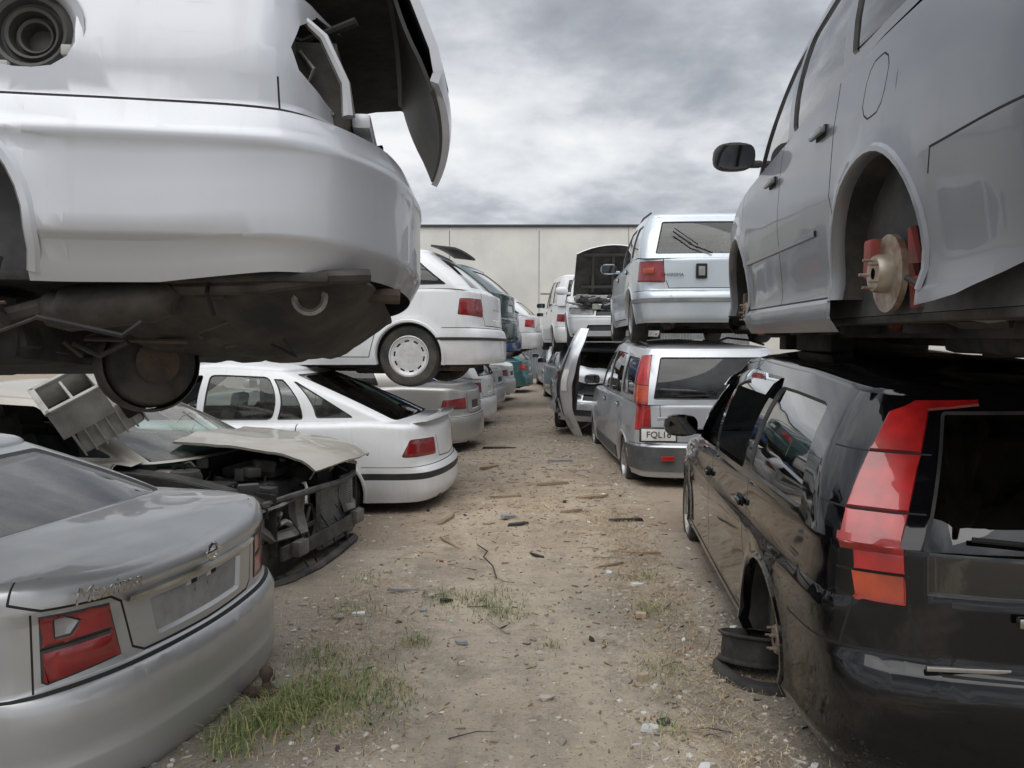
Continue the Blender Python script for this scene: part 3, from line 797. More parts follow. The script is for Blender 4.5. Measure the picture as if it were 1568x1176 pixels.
# ================================================================= B lower-left pewter sedan
def carB():
    L=4.8;L2=2.4
    c=Car('pewter_sedan',L=L,W=1.78,pc=P_maxi,ds=.045,br=.23,dent=.003,rnd=.05,crown=.05,
      prof=[(-L2,.985),(-L2+.10,1.02),(-L2+.5,1.03),(-1.4,1.03),(-.5,.97),(.9,.95),(1.1,.95),(1.6,.88),(2.15,.74),(2.4,.66)],
      rsec=[(.15,.12),(.25,.02),(.34,.0),(.40,.0),(.415,.008),(.60,.0),(.645,.02),(.66,.06),(.70,.065),(.88,.07),(.93,.05),(1.1,.09)],
      ssec=[(.15,.07),(.28,.03),(.40,.012),(.415,.018),(.5,.0),(.64,.0),(.66,.015),(.85,.018),(1.1,.04)],
      levels=[.40,.415,.645,.66,.88,.93],
      B=(-1.66,1.15,.74,.72,.12,.22),T=(-.95,.3,.58,.58,.05,.06),roof=[(-1.2,1.27),(-.2,1.33),(.6,1.3)],wa=(-1.38,1.4),wr=.35)
    c.win(-.04,.95,.25,-.08,G_tint,.06,.88); c.win(-1.06,-.14,-.17,-.86,G_tint,.06,.88)
    c.fe(cham([(-.1,.05),(.88,.05),(.86,.92),(-.1,.92)],.04),G_dusty,0,(.02,-.012),to=c.G)
    c.fe([(2.12,.03),(3.1,.03),(3.1,.93),(2.14,.93)],G_tint,0,(.015,-.012),to=c.G)
    xe=-L2+.17
    c.fe([(c.R(.46),.69),(c.R(.72),.672),(c.S(xe),.685),(c.S(xe),.895),(c.R(.74),.91),(c.R(.50),.89)],M_red,0,(.008,.006),frame=M_rub)
    c.fe([(c.R(.64),.825),(c.S(xe-.035),.825),(c.S(xe-.035),.885),(c.R(.655),.885),(c.R(.61),.86)],M_clr)
    c.fe([(c.R(.50),.79),(c.S(xe),.79),(c.S(xe),.796),(c.R(.50),.796)],M_gap)
    c.st([(c.S(-L2+.22),1.2),(c.R(.80),.965),(c.R(.73),.930),(c.R(.50),.912),(c.R(.45),.88),(c.R(.41),.70),(c.R(.36),.672),(0,.668)],.009)
    c.st([(c.S(xe+.02),.92),(c.S(xe+.02),.66)],.008)
    c.st([(-L2-.1,.74),(-L2+.3,.74),(-L2+.8,.72)],.009,to=c.K)
    c.fe(cham([(-.1,.70),(c.R(.29),.70),(c.R(.32),.85),(-.1,.85)],.06),M_maxp,0,(.012,-.016),frame=P_maxi)
    c.fe([(c.R(.05),.835),(c.R(.09),.835),(c.R(.09),.852),(c.R(.05),.852)],M_gap)
    c.st([(0,.652),(c.R(.8),.652),(c.S(-L2+.75),.66)],.009)
    doors(c,1.02,-.09,-1.08); frontface(c)
    c.build()
    mb=MB()
    for sd in (1,-1):
        rows=[]
        for i in range(13):
            u=c.R(.43)*i/12
            rows.append([c.body(u,.87,sd,.002),c.body(u,.874,sd,.02),c.body(u,.890,sd,.02),c.body(u,.896,sd,.002)])
        mb.grid(rows,M_chrome,flip=sd>0)
    mb.obj('boot_garnish',c.root)
    q=c.body(c.R(.02),.93,1,.026)
    mb=MB(); Mx=Matrix.Translation((q.x,0,.948))@Matrix.Rotation(math.pi/2,4,'Z')
    mb.lathe([(.034,-.004),(.040,0),(.034,.004),(.027,.004),(.027,-.004),(.034,-.004)],M_chrome,Mx,n=28)
    mb.box((q.x-.003,0,.948),(.010,.10,.016),M_chrome,bev=.003); mb.box((q.x+.01,0,.948),(.016,.03,.02),M_chrome,bev=.003); mb.obj('boot_emblem',c.root)
    qa=c.body(c.R(.66),.955,1,.004); qb=c.body(c.R(.40),.955,1,.004); ang=math.atan2(qa.x-qb.x,qa.y-qb.y)
    qm=c.body(c.R(.53),.945,1,.030)
    text(c.root,'Maxima',.080,Matrix.Translation((qm.x,qm.y,.955))@Matrix.Rotation(-ang,4,'Z')@REAR,M_chrome,'boot_script',.002,.3)
    mb=MB()
    mb.lathe([(0,.03),(.02,.027),(.03,.012),(.03,-.01),(.02,-.025),(.016,-.04),(.022,-.05),(.022,-.075),(.05,-.08),(.05,-.09)],M_rust,Matrix.Translation((-L2-.06,-.25,.33))@Matrix.Rotation(math.pi/2,4,'X'),n=20)
    mb.box((-L2+.1,-.25,.235),(.4,.07,.03),M_rust,bev=.006)
    mb.obj('tow_ball',c.root)
    for sd in (1,-1):
        for xc in c.p['wa']: c.wheel('none',xc,sd)
    c.place((-1.22,3.12),168.5,-.23)
carB()
# ================================================================= C wrecked car, front stripped
M_frame=surf('bare_panel_steel',(.19,.18,.165),(.09,.085,.08),rough=.5,metal=.3,scale=8,bump=.15)
def carC():
    L=4.5;L2=2.25
    c=Car('stripped_wreck',L=L,W=1.7,pc=P_champ,ds=.07,dent=.012)
    c.win(-.04,.95,.25,-.08,G_tint,.06,.88,mode='del'); c.win(-.98,-.14,-.17,-.78,G_tint,.06,.88)
    c.fe(cham([(-.1,.06),(.86,.06),(.84,.92),(-.1,.92)],.04),G_dusty,0,(.015,-.012),to=c.G)
    c.fe([(2.12,.03),(3.1,.03),(3.1,.93),(2.14,.93)],G_crack,0,(.015,-.012),to=c.G)
    c.fe([(c.S(1.08),.0),(c.Um+.1,.0),(c.Um+.1,1.2),(c.S(1.0),1.2)],M_gap,0,None,'del')
    c.fe([(1.12,-.1),(3,-.1),(3,1.2),(1.12,1.2)],M_gap,0,None,'del',to=c.K)
    doors(c,1.0,-.09,-1.02)
    c.build()
    r=random.Random(11)
    mb=MB()
    def wob(p,a=.012): return Vector(p)+Vector((r.uniform(-a,a),r.uniform(-a,a),r.uniform(-a,a)))
    for sd in (1,-1):
        mb.slab(lambda u,v:Vector((1.05+u*1.0,sd*(.66-.04*u),.36+v*(.5-.1*u)+.015*noise.noise(Vector((u*4,v*4,sd))))),8,5,.01,M_under,M_under)
        mb.slab(lambda u,v:Vector((1.0+u*1.02,sd*(.70+.06*v-.10*u*u),.90-.20*u*u-.012*v)),10,3,.012,P_maxi,M_under)
        mb.slab(lambda u,v:Vector((1.0+u*1.02,sd*(.76-.10*u*u+.004),.885-.20*u*u-.07*v)),10,2,.012,M_eng,M_under)
        mb.box((1.5,sd*.45,.38),(1.05,.08,.12),M_under,bev=.02)
        mb.lathe([(.0,.1),(.09,.1),(.11,.06),(.12,-.1)],M_under,Matrix.Translation((1.35,sd*.55,.78))@Matrix.Rotation(math.pi/2,4,'X'),n=18)
        loop=[(2.08,.30,.70),(2.10,.45,.715),(2.06,.60,.70),(1.99,.71,.66),(1.98,.72,.56),(2.03,.64,.47),(2.09,.48,.45),(2.11,.33,.47),(2.08,.30,.58),(2.08,.30,.70)]
        lp=[wob((a,sd*b,z)) for a,b,z in loop]; lp[-1]=lp[0]
        ctr=sum(lp[:-1],Vector())/(len(lp)-1)
        inn=[ctr+(q-ctr)*.72+Vector((-.02,0,0)) for q in lp]; out_=[ctr+(q-ctr)*1.12+Vector((-.01,0,0)) for q in lp]
        mb.grid([out_,[q+Vector((.012,0,0)) for q in lp],inn,[q+Vector((-.05,0,0)) for q in inn]],M_frame)
        mb.slab(lambda u,v:Vector((2.02-.05*u,sd*(.40+.3*u),.22+.25*v-.03*u+.01*noise.noise(Vector((u*5,v*5,sd))))),4,4,.012,M_frame if sd<0 else M_eng,M_under)
        mb.tube([wob((1.98,sd*.66,.5)),wob((1.93,sd*.68,.36)),wob((1.96,sd*.60,.2)),wob((2.04,sd*.45,.16))],.022,M_eng,n=6)
        mb.box((2.13,sd*.46,.385),(.06,.14,.10),M_frame,bev=.012)
    for z,rr in ((.715,.024),(.19,.03)):
        mb.tube([wob((1.98,-.66,z-.03)),wob((2.08,-.5,z)),wob((2.12,-.2,z)),wob((2.13,.15,z)),wob((2.09,.5,z)),wob((1.98,.66,z-.02))],rr,M_eng,n=8)
    mb.slab(lambda u,v:Vector((2.15-.06*(2*u-1)**2,(2*u-1)*.62,.33+.09*v+.01*noise.noise(Vector((u*6,0,0))))),16,2,.02,M_eng,M_gap)
    mb.slab(lambda u,v:Vector((2.055,-.02+.56*u,.24+.44*v)),2,2,.03,M_fin,M_fin)
    for k in range(26): mb.box((2.060,.255,.25+k*.0165),(.012,.54,.005),M_alu,bev=0)
    mb.slab(lambda u,v:Vector((2.0,-.36+.3*u,.25+.4*v)),2,2,.03,M_gap,M_gap)
    mb.lathe([(.16,0),(.17,.02),(.16,.04),(.15,.02),(.16,0)],M_plas,Matrix.Translation((2.03,-.18,.45))@Matrix.Rotation(math.pi/2,4,'Z'),n=22)
    for k in range(6):
        a=k*math.pi/3; mb.box((2.02,-.18+.08*math.cos(a),.45+.08*math.sin(a)),(.012,.13,.035),M_plas,rot=Matrix.Rotation(a,3,'X'),bev=.004)
    mb.box((1.55,.05,.56),(.5,.62,.38),M_eng,bev=.05); mb.box((1.55,.05,.80),(.42,.36,.07),M_plas,bev=.03)
    mb.box((1.5,-.48,.68),(.28,.2,.22),M_gap,bev=.02); mb.box((1.75,.45,.7),(.26,.28,.22),M_plas,bev=.04)
    for k in range(44):
        a=Vector((r.uniform(1.1,2.05),r.uniform(-.70,.6),r.uniform(.60,.88)-.0)); b=a+Vector((r.uniform(-.35,.35),r.uniform(-.35,.35),r.uniform(-.2,.08)))
        b.x=min(b.x,2.12); m_=(a+b)/2+Vector((0,r.uniform(-.1,.1),r.uniform(-.05,.10)))
        mb.tube([a,(a+m_)/2+Vector((0,0,.02)),m_,(m_+b)/2+Vector((0,0,.02)),b],r.choice([.006,.009,.012,.02]),r.choice([M_gap,M_plas,M_alu,M_plas,M_alu2]),n=6)
    for k in range(22):
        q=Vector((r.uniform(1.0,1.95),r.uniform(-.68,.1),r.uniform(.62,.88)))
        mb.box(q,(r.uniform(.05,.16),r.uniform(.05,.16),r.uniform(.04,.1)),r.choice([M_eng,M_plas,M_alu,M_gap,M_alu2]),rot=Matrix.Rotation(r.uniform(0,3),3,'Z')@Matrix.Rotation(r.uniform(-.3,.3),3,'X'),bev=.012)
    for k in range(8):
        a=Vector((2.06,r.uniform(-.6,.3),r.uniform(.3,.6))); mb.tube([a,a+Vector((.05,.03,-.1)),a+Vector((.06,.1,-.2)),a+Vector((.02,.16,-.16))],.005,M_gap,n=5)
    mb.obj('engine_bay',c.root)
    mb=MB()
    def fn(u,v):
        x=1.10+u*1.12; y=(v*2-1)*(.74-.09*u*u)
        z=.985-.10*u-.10*u**4+.045*(1-(v*2-1)**2)+.02*math.exp(-((abs(v*2-1)-.55)/.1)**2)*(1-u)
        if u>.93: z-=.03*(u-.93)/.07
        x-=.14*u*(v*2-1)**2
        return Vector((x,y,z+.014*noise.noise(Vector((x*3,y*3,0)))+.006*noise.noise(Vector((x*9,y*9,0)))))
    mb.slab(fn,22,24,.018,P_champ,M_under)
    o=mb.obj('loose_bonnet',c.root); o.location=(.0,.16,-.02); o.rotation_euler=(math.radians(-4),math.radians(-2),math.radians(7))
    for sd in (1,-1): c.wheel('none',-1.28,sd); c.wheel('none',1.36,sd,z=.2)
    c.place((-1.20,5.42),-12,-.17,'front')
carC()
def heater():
    e=empty('heater_box',(-2.72,4.98,1.13)); e.rotation_euler=(.35,-.5,.6); e.scale=(1.25,1.25,1.25)
    mb=MB()
    mb.box((0,0,-.04),(.34,.30,.16),M_alu2,bev=.03,taper=(.85,.85)); mb.box((.14,-.14,.0),(.10,.06,.10),M_gap,bev=.01)
    for k in range(7): mb.box((-.16+k*.055,0,-.04),(.010,.31,.17),M_alu2,bev=.004)
    for cc,sz in (((-.20,0,.10),(.012,.31,.17)),((.055,0,.10),(.012,.31,.17)),((-.07,.15,.10),(.25,.012,.17)),((-.07,-.15,.10),(.25,.012,.17)),((-.07,0,.185),(.29,.33,.012))):
        if cc[2]>.15:
            for a,b in (((-.20,0),(.03,.34)),((.06,0),(.03,.34)),((-.07,.155),(.28,.03)),((-.07,-.155),(.28,.03))): mb.box((a[0],a[1],.185),(b[0],b[1],.014),M_alu2,bev=.004)
        else: mb.box(cc,sz,M_alu2,bev=.003)
    mb.box((-.07,0,.06),(.22,.26,.02),M_gap,bev=0); mb.box((-.07,0,.12),(.012,.27,.1),M_alu2,bev=0)
    mb.lathe([(.06,0),(.07,.04),(.06,.06),(.02,.06)],M_plas,Matrix.Translation((.1,.16,0)),n=16)
    mb.lathe([(.075,0),(.085,.03),(.075,.05),(.02,.05)],M_alu2,Matrix.Translation((.20,-.02,.02))@Matrix.Rotation(-1.2,4,'Z'),n=18)
    mb.tube([(.15,.1,.0),(.28,.15,-.04),(.36,.05,-.1)],.02,M_plas)
    mb.obj('heater_casing',e)
heater()
# ================================================================= D white liftback sedan
def carD():
    L=4.6;L2=2.3
    c=Car('white_sedan',L=L,W=1.72,pc=P_white,ds=.055,br=.2,dent=.004,
      prof=[(-L2,.88),(-L2+.1,.92),(-L2+.6,.95),(-.5,.92),(1.,.91),(1.6,.84),(2.1,.72),(2.3,.63)],
      rsec=[(.15,.12),(.25,.02),(.32,.0),(.50,.0),(.54,.03),(.56,.055),(.8,.07),(1.1,.11)],levels=[.32,.50,.54,.56],
      B=(-1.88,1.15,.68,.70,.10,.22),T=(-.82,.35,.57,.57,.05,.06),roof=[(-1.0,1.38),(-.2,1.43),(.6,1.39)],wr=.34,bow=.035)
    c.win(.0,.93,.27,-.04,G_clear,.06,.88,mode='del',side=1); c.win(.0,.93,.27,-.04,G_clear,.06,.88,side=-1)
    c.win(-.72,-.06,-.10,-.66,G_clear,.06,.88); c.win(-1.02,-.77,-.71,-.80,G_clear,.06,.84)
    c.win(-1.5,-1.14,-.90,-.93,G_clear,.08,.80)
    c.fe(cham([(-.1,.03),(.88,.03),(.86,.95),(-.1,.95)],.04),G_dark,0,(.02,-.012),to=c.G)
    c.fe([(2.12,.03),(3.1,.03),(3.1,.93),(2.14,.93)],G_clear,0,(.015,-.012),to=c.G)
    c.fe(cham([(c.R(.44),.63),(c.S(-L2+.34),.64),(c.S(-L2+.26),.80),(c.R(.46),.79)],.08),M_red,0,(.008,.004))
    c.fe([(0,.435),(c.S(-L2+.9),.435),(c.S(-L2+.9),.495),(0,.495)],M_rub)
    c.st([(c.R(.42),.80),(c.R(.36),.60),(0,.58)]); c.st([(0,.55),(c.S(-L2+.7),.55)],.006)
    doors(c,1.02,-.03,-1.0,hm=P_white); frontface(c)
    c.build()
    for sd in (1,-1):
        c.wheel('steel',1.36,sd); c.wheel('steel',-1.28,sd)
    for sd in (1,-1): c.mirror(.85,.99,P_white,sd)
    mb=MB()
    mb.slab(lambda u,v:Vector((-L2+.05+.16*u+.08*(v*2-1)**2,-(v*2-1)*.66,.925+.03*(1-u)**.7+.012*(1-(2*v-1)**2))),5,16,.02,P_white,P_white)
    mb.obj('boot_spoiler',c.root)
    moulding(c,.48,-.9,1.0,.04,P_white,.012)
    c.place((-.60,7.6),174.5,-.12)
carD()
# ================================================================= E upper white hatch with wheel
def carE():
    c=hatch('white_hatchback',P_white,L=4.0,W=1.68,ds=.06,wheels='cap',glassm=G_tint,kind='hatch',mould=True)
    c.place((-.13,8.1),171,1.10,roll=1)
    L2=2.0
    rearstrip(c,.47,-L2+.5,.03)
    mb=MB()
    mb.slab(lambda u,v:Vector((-L2+.40+.24*u,-(v*2-1)*.50,1.36+.03*u+.015*(1-(2*v-1)**2))),4,10,.02,M_plas,M_plas)
    mb.obj('roof_spoiler',c.root)
carE()
# ================================================================= remaining left row
def quick(fn,end,yaw,z,which='rear',roll=0):
    c=fn(); c.place(end,yaw,z,which,roll); return c
def mk_sedan(name,pc,**k):
    def f():
        c=sedan(name,pc,**k); c.build()
        for xc in c.p['wa']:
            for sd in (1,-1): c.wheel(k.get('wheels','steel'),xc,sd)
        for sd in (1,-1): c.mirror(.85,1.0,pc,sd)
        return c
    return f
quick(mk_sedan('beige_sedan',P_beige),(-.50,11.1),169,-.08)
quick(lambda:hatch('white_wagon',P_white,L=4.4,kind='wagon',ds=.1),(-.38,13.9),169,-.05)
quick(lambda:hatch('dark_green_hatchback',P_green,L=4.0,ds=.09,lampmat=M_redb),(.0,11.7),168,1.30,roll=1)
quick(lambda:hatch('blue_hatchback',P_blue,L=3.9,ds=.1),(.10,14.6),170,1.12)
quick(mk_sedan('silver_saloon',P_silver,ds=.1),(-.25,16.9),168,-.05)
quick(lambda:hatch('white_compact_hatchback',P_white,L=3.9,ds=.09,wheels='alloy',lampmat=M_redb),(.62,17.6),172,1.12)
quick(mk_sedan('white_saloon',P_white,ds=.1),(.0,19.6),170,-.05)
quick(lambda:hatch('teal_hatchback',P_teal,L=3.9,ds=.1,lampmat=M_redb),(.52,22.4),172,-.02)
quick(mk_sedan('teal_saloon',P_teal,ds=.12),(-1.0,21.5),170,1.1)
quick(mk_sedan('silver_saloon',P_silver,ds=.12),(.55,26.0),172,-.02)
# ================================================================= L black people-mover wagon
def carL():
    L=4.75;L2=2.375;W=1.82
    c=Car('black_people_mover',L=L,W=W,pc=P_black,ds=.045,br=.20,bf=.4,dent=.002,rnd=.02,crown=.02,
      prof=[(-L2,.97),(-L2+.4,.99),(-1,.97),(.2,.93),(1.2,.88),(1.4,.87),(2.0,.76),(2.375,.62)],
      ssec=[(.15,.08),(.24,.02),(.28,.0),(.31,.012),(.5,.012),(.62,.004),(.74,.008),(.78,.026),(.84,.03),(1.1,.04)],
      rsec=[(.15,.10),(.25,.02),(.34,.0),(.50,.0),(.56,.02),(.60,.05),(.95,.085),(1.2,.09)],
      levels=[.28,.31,.56,.60,.74,.78],zlo=[(-3,.22),(-1.8,.19),(1.6,.17),(3,.2)],
      B=(-L2+.21,1.42,W/2-.055,W/2-.10,.11,.25),T=(-L2+.56,.40,W/2-.31,W/2-.27,.10,.10),roof=[(-2.0,1.44),(-1.2,1.50),(-.2,1.53),(.6,1.47)],
      rcrown=.055,bow=.045,wa=(-1.38,1.42),wr=.355,wz=.32)
    bx=.12
    c.win(bx+.05,1.1,.40,bx-.02,G_clear,.06,.86,mode='del',side=1); c.win(bx+.05,1.1,.40,bx-.02,G_tint,.06,.86,side=-1)
    c.win(-.78,bx-.05,bx-.10,-.80,G_dark,.06,.87,mode='del',side=1); c.win(-.78,bx-.05,bx-.10,-.80,G_dark,.06,.87,side=-1)
    c.win(-1.86,-.90,-.88,-1.58,G_dark,.06,.85)
    c.fe(cham([(-.1,-.1),(.66,-.1),(.62,.90),(-.1,.93)],.03),G_dark,0,(.012,-.006),to=c.G)
    c.fe([(2.12,.03),(3.1,.03),(3.1,.93),(2.14,.93)],G_tint,0,(.015,-.012),to=c.G)
    c.fe([(.74,-.05),(.915,-.05),(.905,.25),(.885,.55),(.85,.88),(.76,.965),(.42,.985),(.42,.945),(.68,.90),(.715,.5)],M_redb,0,(.005,.008),frame=M_red,to=c.G)
    for t in (.22,.60): c.fe([(.66,t),(1.0,t),(1.0,t+.012),(.66,t+.012)],M_gap,0,to=c.G)
    ya,yb=.640,.825
    c.fe([(c.R(ya-.012),.78),(c.R(yb-.035),.775),(c.R(yb),1.2),(c.R(ya+.01),1.2)],M_redb,0,(.005,.012),frame=M_red)
    c.fe([(c.R(ya-.005),.79),(c.R(yb-.035),.785),(c.R(yb-.02),.87),(c.R(ya),.87)],M_amb,0)
    c.fe([(c.R(ya-.02),.87),(c.R(yb+.01),.87),(c.R(yb+.01),.878),(c.R(ya-.02),.878)],M_gap,0)
    c.fe([(-.1,.82),(c.R(.57),.82),(c.R(.575),1.2),(-.1,1.2)],G_dark,0,(.006,-.004))
    c.st([(0,.575),(c.R(.52),.575),(c.R(.60),.64),(c.R(.62),.78)],.009)
    c.st([(c.R(.62),.62),(c.S(-L2+.6),.60)],.008)
    c.st([(c.R(yb-.03),.78),(c.R(yb-.01),.62)],.008)
    doors(c,1.15,bx,-.95,bot=.30,hm=P_black,hz=.14); frontface(c)
    c.build()
    mb=MB()
    x=c.body(0,.72,1).x
    mb.box((x-.01,0,.77),(.03,.62,.035),M_chrome,bev=.01); mb.box((x+.005,0,.68),(.02,.46,.12),M_plas,bev=.01)
    mb.box((c.body(c.R(.42),.60,1).x-.006,.44,.60),(.014,.26,.016),M_chrome,bev=.004)
    # red lens bridging the waist step so the lamp runs unbroken down the pillar
    for sd in (1,-1):
        rows=[]
        for k in range(9):
            f=k/8; yy=ya+(yb-ya)*f; q=.74+(.915-.74)*f
            a=c.body(c.R(yy),.945,sd,.014); b_=c.gmap(q,.02,sd,.010); b2=c.gmap(q,.07,sd,.010)
            rows.append([a,a.lerp(b_,.5)+Vector((-.006,0,.004)),b_,b2])
        mb.grid(rows,M_redb,flip=sd>0)
    mb.tube([c.gmap(.02,.03,1,.03),c.gmap(.25,.08,1,.03),c.gmap(.5,.10,1,.025)],.009,M_gap,n=6)
    mb.obj('tailgate_trim',c.root)
    mb=MB()
    for a,b in ((bx+.02,.55),(-.82,bx-.06)):
        rows=[]
        for i in range(9):
            x_=a+(b-a)*i/8
            rows.append([c.gmap(c.Q(x_,.9),.92,1,.006),c.gmap(c.Q(x_,.86),.86,1,.03),c.gmap(c.Q(x_,.78),.76,1,.035)])
        mb.grid(rows,G_dark)
    mb.obj('weather_shields',c.root)
    for sd in (1,-1): c.mirror(1.0,.98,P_black,sd,1.1)
    for sd in (1,-1):
        c.wheel('none',-1.38,sd); c.wheel('alloy',1.42,sd,z=.28)
    c.place((1.89,2.30),84.3,-.07)
carL()
def looserim(name,loc,rot,mat):
    e=empty(name,loc); e.rotation_euler=rot; mb=MB()
    mb.lathe([(.20,-.09),(.215,-.085),(.215,-.075),(.195,-.06),(.19,.06),(.215,.075),(.215,.085),(.20,.09),(.18,.05),(.17,-.05),(.20,-.09)],mat,n=32)
    mb.lathe([(.18,.03),(.12,.035),(.1,.05),(.03,.05)],mat,n=32)
    mb.obj('rim',e); e.scale=(.78,.78,.78)
looserim('steel_wheel_rim',(1.16,3.66,.09),(math.radians(78),.14,.2),M_under)
def tyre(name,loc,rot,R=.29,sc=1):
    e=empty(name,loc); e.rotation_euler=rot; e.scale=(sc,sc,sc); mb=MB()
    mb.lathe([(R*.66,-.085),(R*.72,-.095),(R*.93,-.092),(R*.99,-.07),(R,-.03),(R,.03),(R*.99,.07),(R*.93,.092),(R*.72,.095),(R*.66,.085),(R*.7,.05),(R*.9,0),(R*.7,-.05),(R*.66,-.085)],M_tyre,n=36)
    mb.obj('tyre_carcass',e)
tyre('old_tyre',(1.19,3.58,-.045),(math.radians(90),0,0),sc=.85)
# ================================================================= M upper-right grey mpv
M_cal2=surf('red_suspension',(.26,.035,.028),(.10,.05,.04),rough=.7,scale=9)
def carM():
    L=4.5;L2=2.25;W=1.70
    WR=-L2+1.22; WF=WR+2.36
    c=Car('grey_compact_mpv',L=L,W=W,pc=P_grey,ds=.045,br=.24,bf=.3,dent=.004,rnd=.02,crown=.02,
      prof=[(-L2,1.16),(-L2+.4,1.22),(-1,1.22),(.2,1.15),(1.15,1.08),(1.35,1.06),(1.8,.92),(L2,.72)],
      ssec=[(.15,.09),(.22,.03),(.26,.012),(.32,.012),(.335,.030),(.42,.036),(.6,.014),(.74,.0),(1.0,.008),(1.10,.022),(1.3,.05)],
      rsec=[(.15,.12),(.25,.05),(.40,.01),(.50,.0),(.66,.0),(.72,.02),(.78,.06),(1.3,.10)],levels=[.26,.32,.335,.72,.78],
      zlo=[(-L2,.40),(-L2+.35,.37),(-L2+.62,.30),(WR+.3,.2),(3,.2)],
      B=(-L2+.22,1.3,W/2-.06,W/2-.10,.1,.2),T=(-L2+.45,.55,W/2-.16,W/2-.18,.06,.08),roof=[(-1.8,1.68),(-.5,1.74),(.8,1.66)],wa=(WR,WF),wr=.39,wz=.42)
    bx=.2
    c.win(bx+.05,1.06,.55,bx-.0,G_tint,.06,.88); c.win(-.62,bx-.05,bx-.08,-.64,G_tint,.06,.88); c.win(-1.7,-.72,-.72,-1.55,G_tint,.08,.84)
    c.fe([(-.1,.06),(.8,.06),(.78,.9),(-.1,.9)],G_tint,0,(.015,-.012),to=c.G); c.fe([(2.12,.03),(3.1,.03),(3.1,.93),(2.14,.93)],G_tint,0,(.015,-.012),to=c.G)
    c.fe([(c.R(.60),.85),(c.S(-L2+.22),.85),(c.S(-L2+.22),1.5),(c.R(.62),1.5)],M_red,0,(.006,.005))
    doors(c,1.12,bx,-.62,bot=.34,hm=P_grey,hz=.17); frontface(c)
    c.st([(0,.76),(c.R(.6),.76),(c.S(WR-.44),.73),(c.S(WR-.42),.66)],.008)
    fx,fz=WR+.0,1.04
    pl=[(c.S(fx+.10*math.cos(a)*(1+.1*abs(math.sin(2*a)))),fz+.10*math.sin(a)*(1+.1*abs(math.sin(2*a)))) for a in [2*math.pi*k/16 for k in range(17)]]
    c.st(pl,.007,side=1)
    c.build()
    moulding(c,.62,WR+.62,1.05,.03,P_grey,.008)
    mb=MB()
    zc=.40
    for sd in (1,-1):
        mb.tube([(WR,sd*.60,zc-.05),(WR+.08,sd*.56,zc+.38)],[.04,.05],M_under,n=10)
        mb.tube([(WR+.02,sd*.66,zc),(WR+.35,sd*.55,zc-.08),(WR+.6,sd*.5,.24)],.04,M_cal2)
        mb.tube([(WR-.05,sd*.70,zc+.1),(WR-.11,sd*.68,zc-.1),(WR-.02,sd*.6,zc-.14),(WR+.05,sd*.64,zc+.0)],.022,M_cal2)
        mb.tube([(WR,sd*.66,zc-.08),(WR-.08,sd*.1,zc-.14)],.028,M_cal2)
        mb.tube([(WR-.04,sd*.70,zc-.02),(WR-.16,sd*.74,zc-.04),(WR-.34,sd*.70,zc-.08),(WR-.42,sd*.55,zc-.08)],.022,M_cal2)
        mb.tube([(WR-.12,sd*.73,zc+.14),(WR-.15,sd*.74,zc+.02),(WR-.13,sd*.72,zc-.12)],.024,M_cal2)
        mb.box((WR+.06,sd*.66,zc+.04),(.06,.1,.22),M_cal2,bev=.015)
    mb.tube([(WR,-.62,zc-.09),(WR,.62,zc-.09)],.045,M_under)
    rr=random.Random(5)
    for k in range(44):
        a=Vector((rr.uniform(WR-1.0,WR+.1),rr.uniform(-.4,.76),rr.uniform(.26,.40))); b=a+Vector((rr.uniform(-.3,.3),rr.uniform(-.3,.1),rr.uniform(-.08,.05)))
        mb.tube([a,(a+b)/2+Vector((0,0,-.03)),b],rr.choice([.010,.016,.025]),rr.choice([M_rust,M_under,M_alu,M_under,M_cal2]),n=6)
    mb.box((WR-.4,.3,.33),(.35,.55,.12),M_under,bev=.04); mb.box((WR-.5,-.2,.34),(.6,.9,.1),M_under,bev=.03)
    mb.lathe([(.02,-.06),(.05,-.06),(.06,0),(.05,.06),(.02,.06)],M_alu,Matrix.Translation((WR-.35,.6,.28)),n=14)
    mb.obj('rear_suspension',c.root)
    for sd in (1,-1):
        c.wheel('none',WR,sd,z=zc,inw=-.03,cal=M_cal); c.wheel('none',WF,sd,z=.34)
        c.mirror(1.02,1.24,M_plas,sd,1.1)
    c.place((1.96,1.42),85.0,1.42)
carM()
def stand(name,loc,s):
    e=empty(name,loc); mb=MB()
    mb.box((0,0,0),s,M_under,bev=.01); mb.box((0,0,s[2]/2),(s[0]*1.3,s[1]*1.2,.02),M_rust,bev=.004)
    mb.obj('block',e)
stand('timber_block',(1.72,4.3,1.57),(.12,.5,.10)); stand('timber_block',(2.3,3.0,1.57),(.9,.12,.10))
stand('timber_block',(2.15,4.9,1.57),(.9,.12,.10))
stand('timber_block',(-3.3,3.6,1.4),(.9,.14,.28))
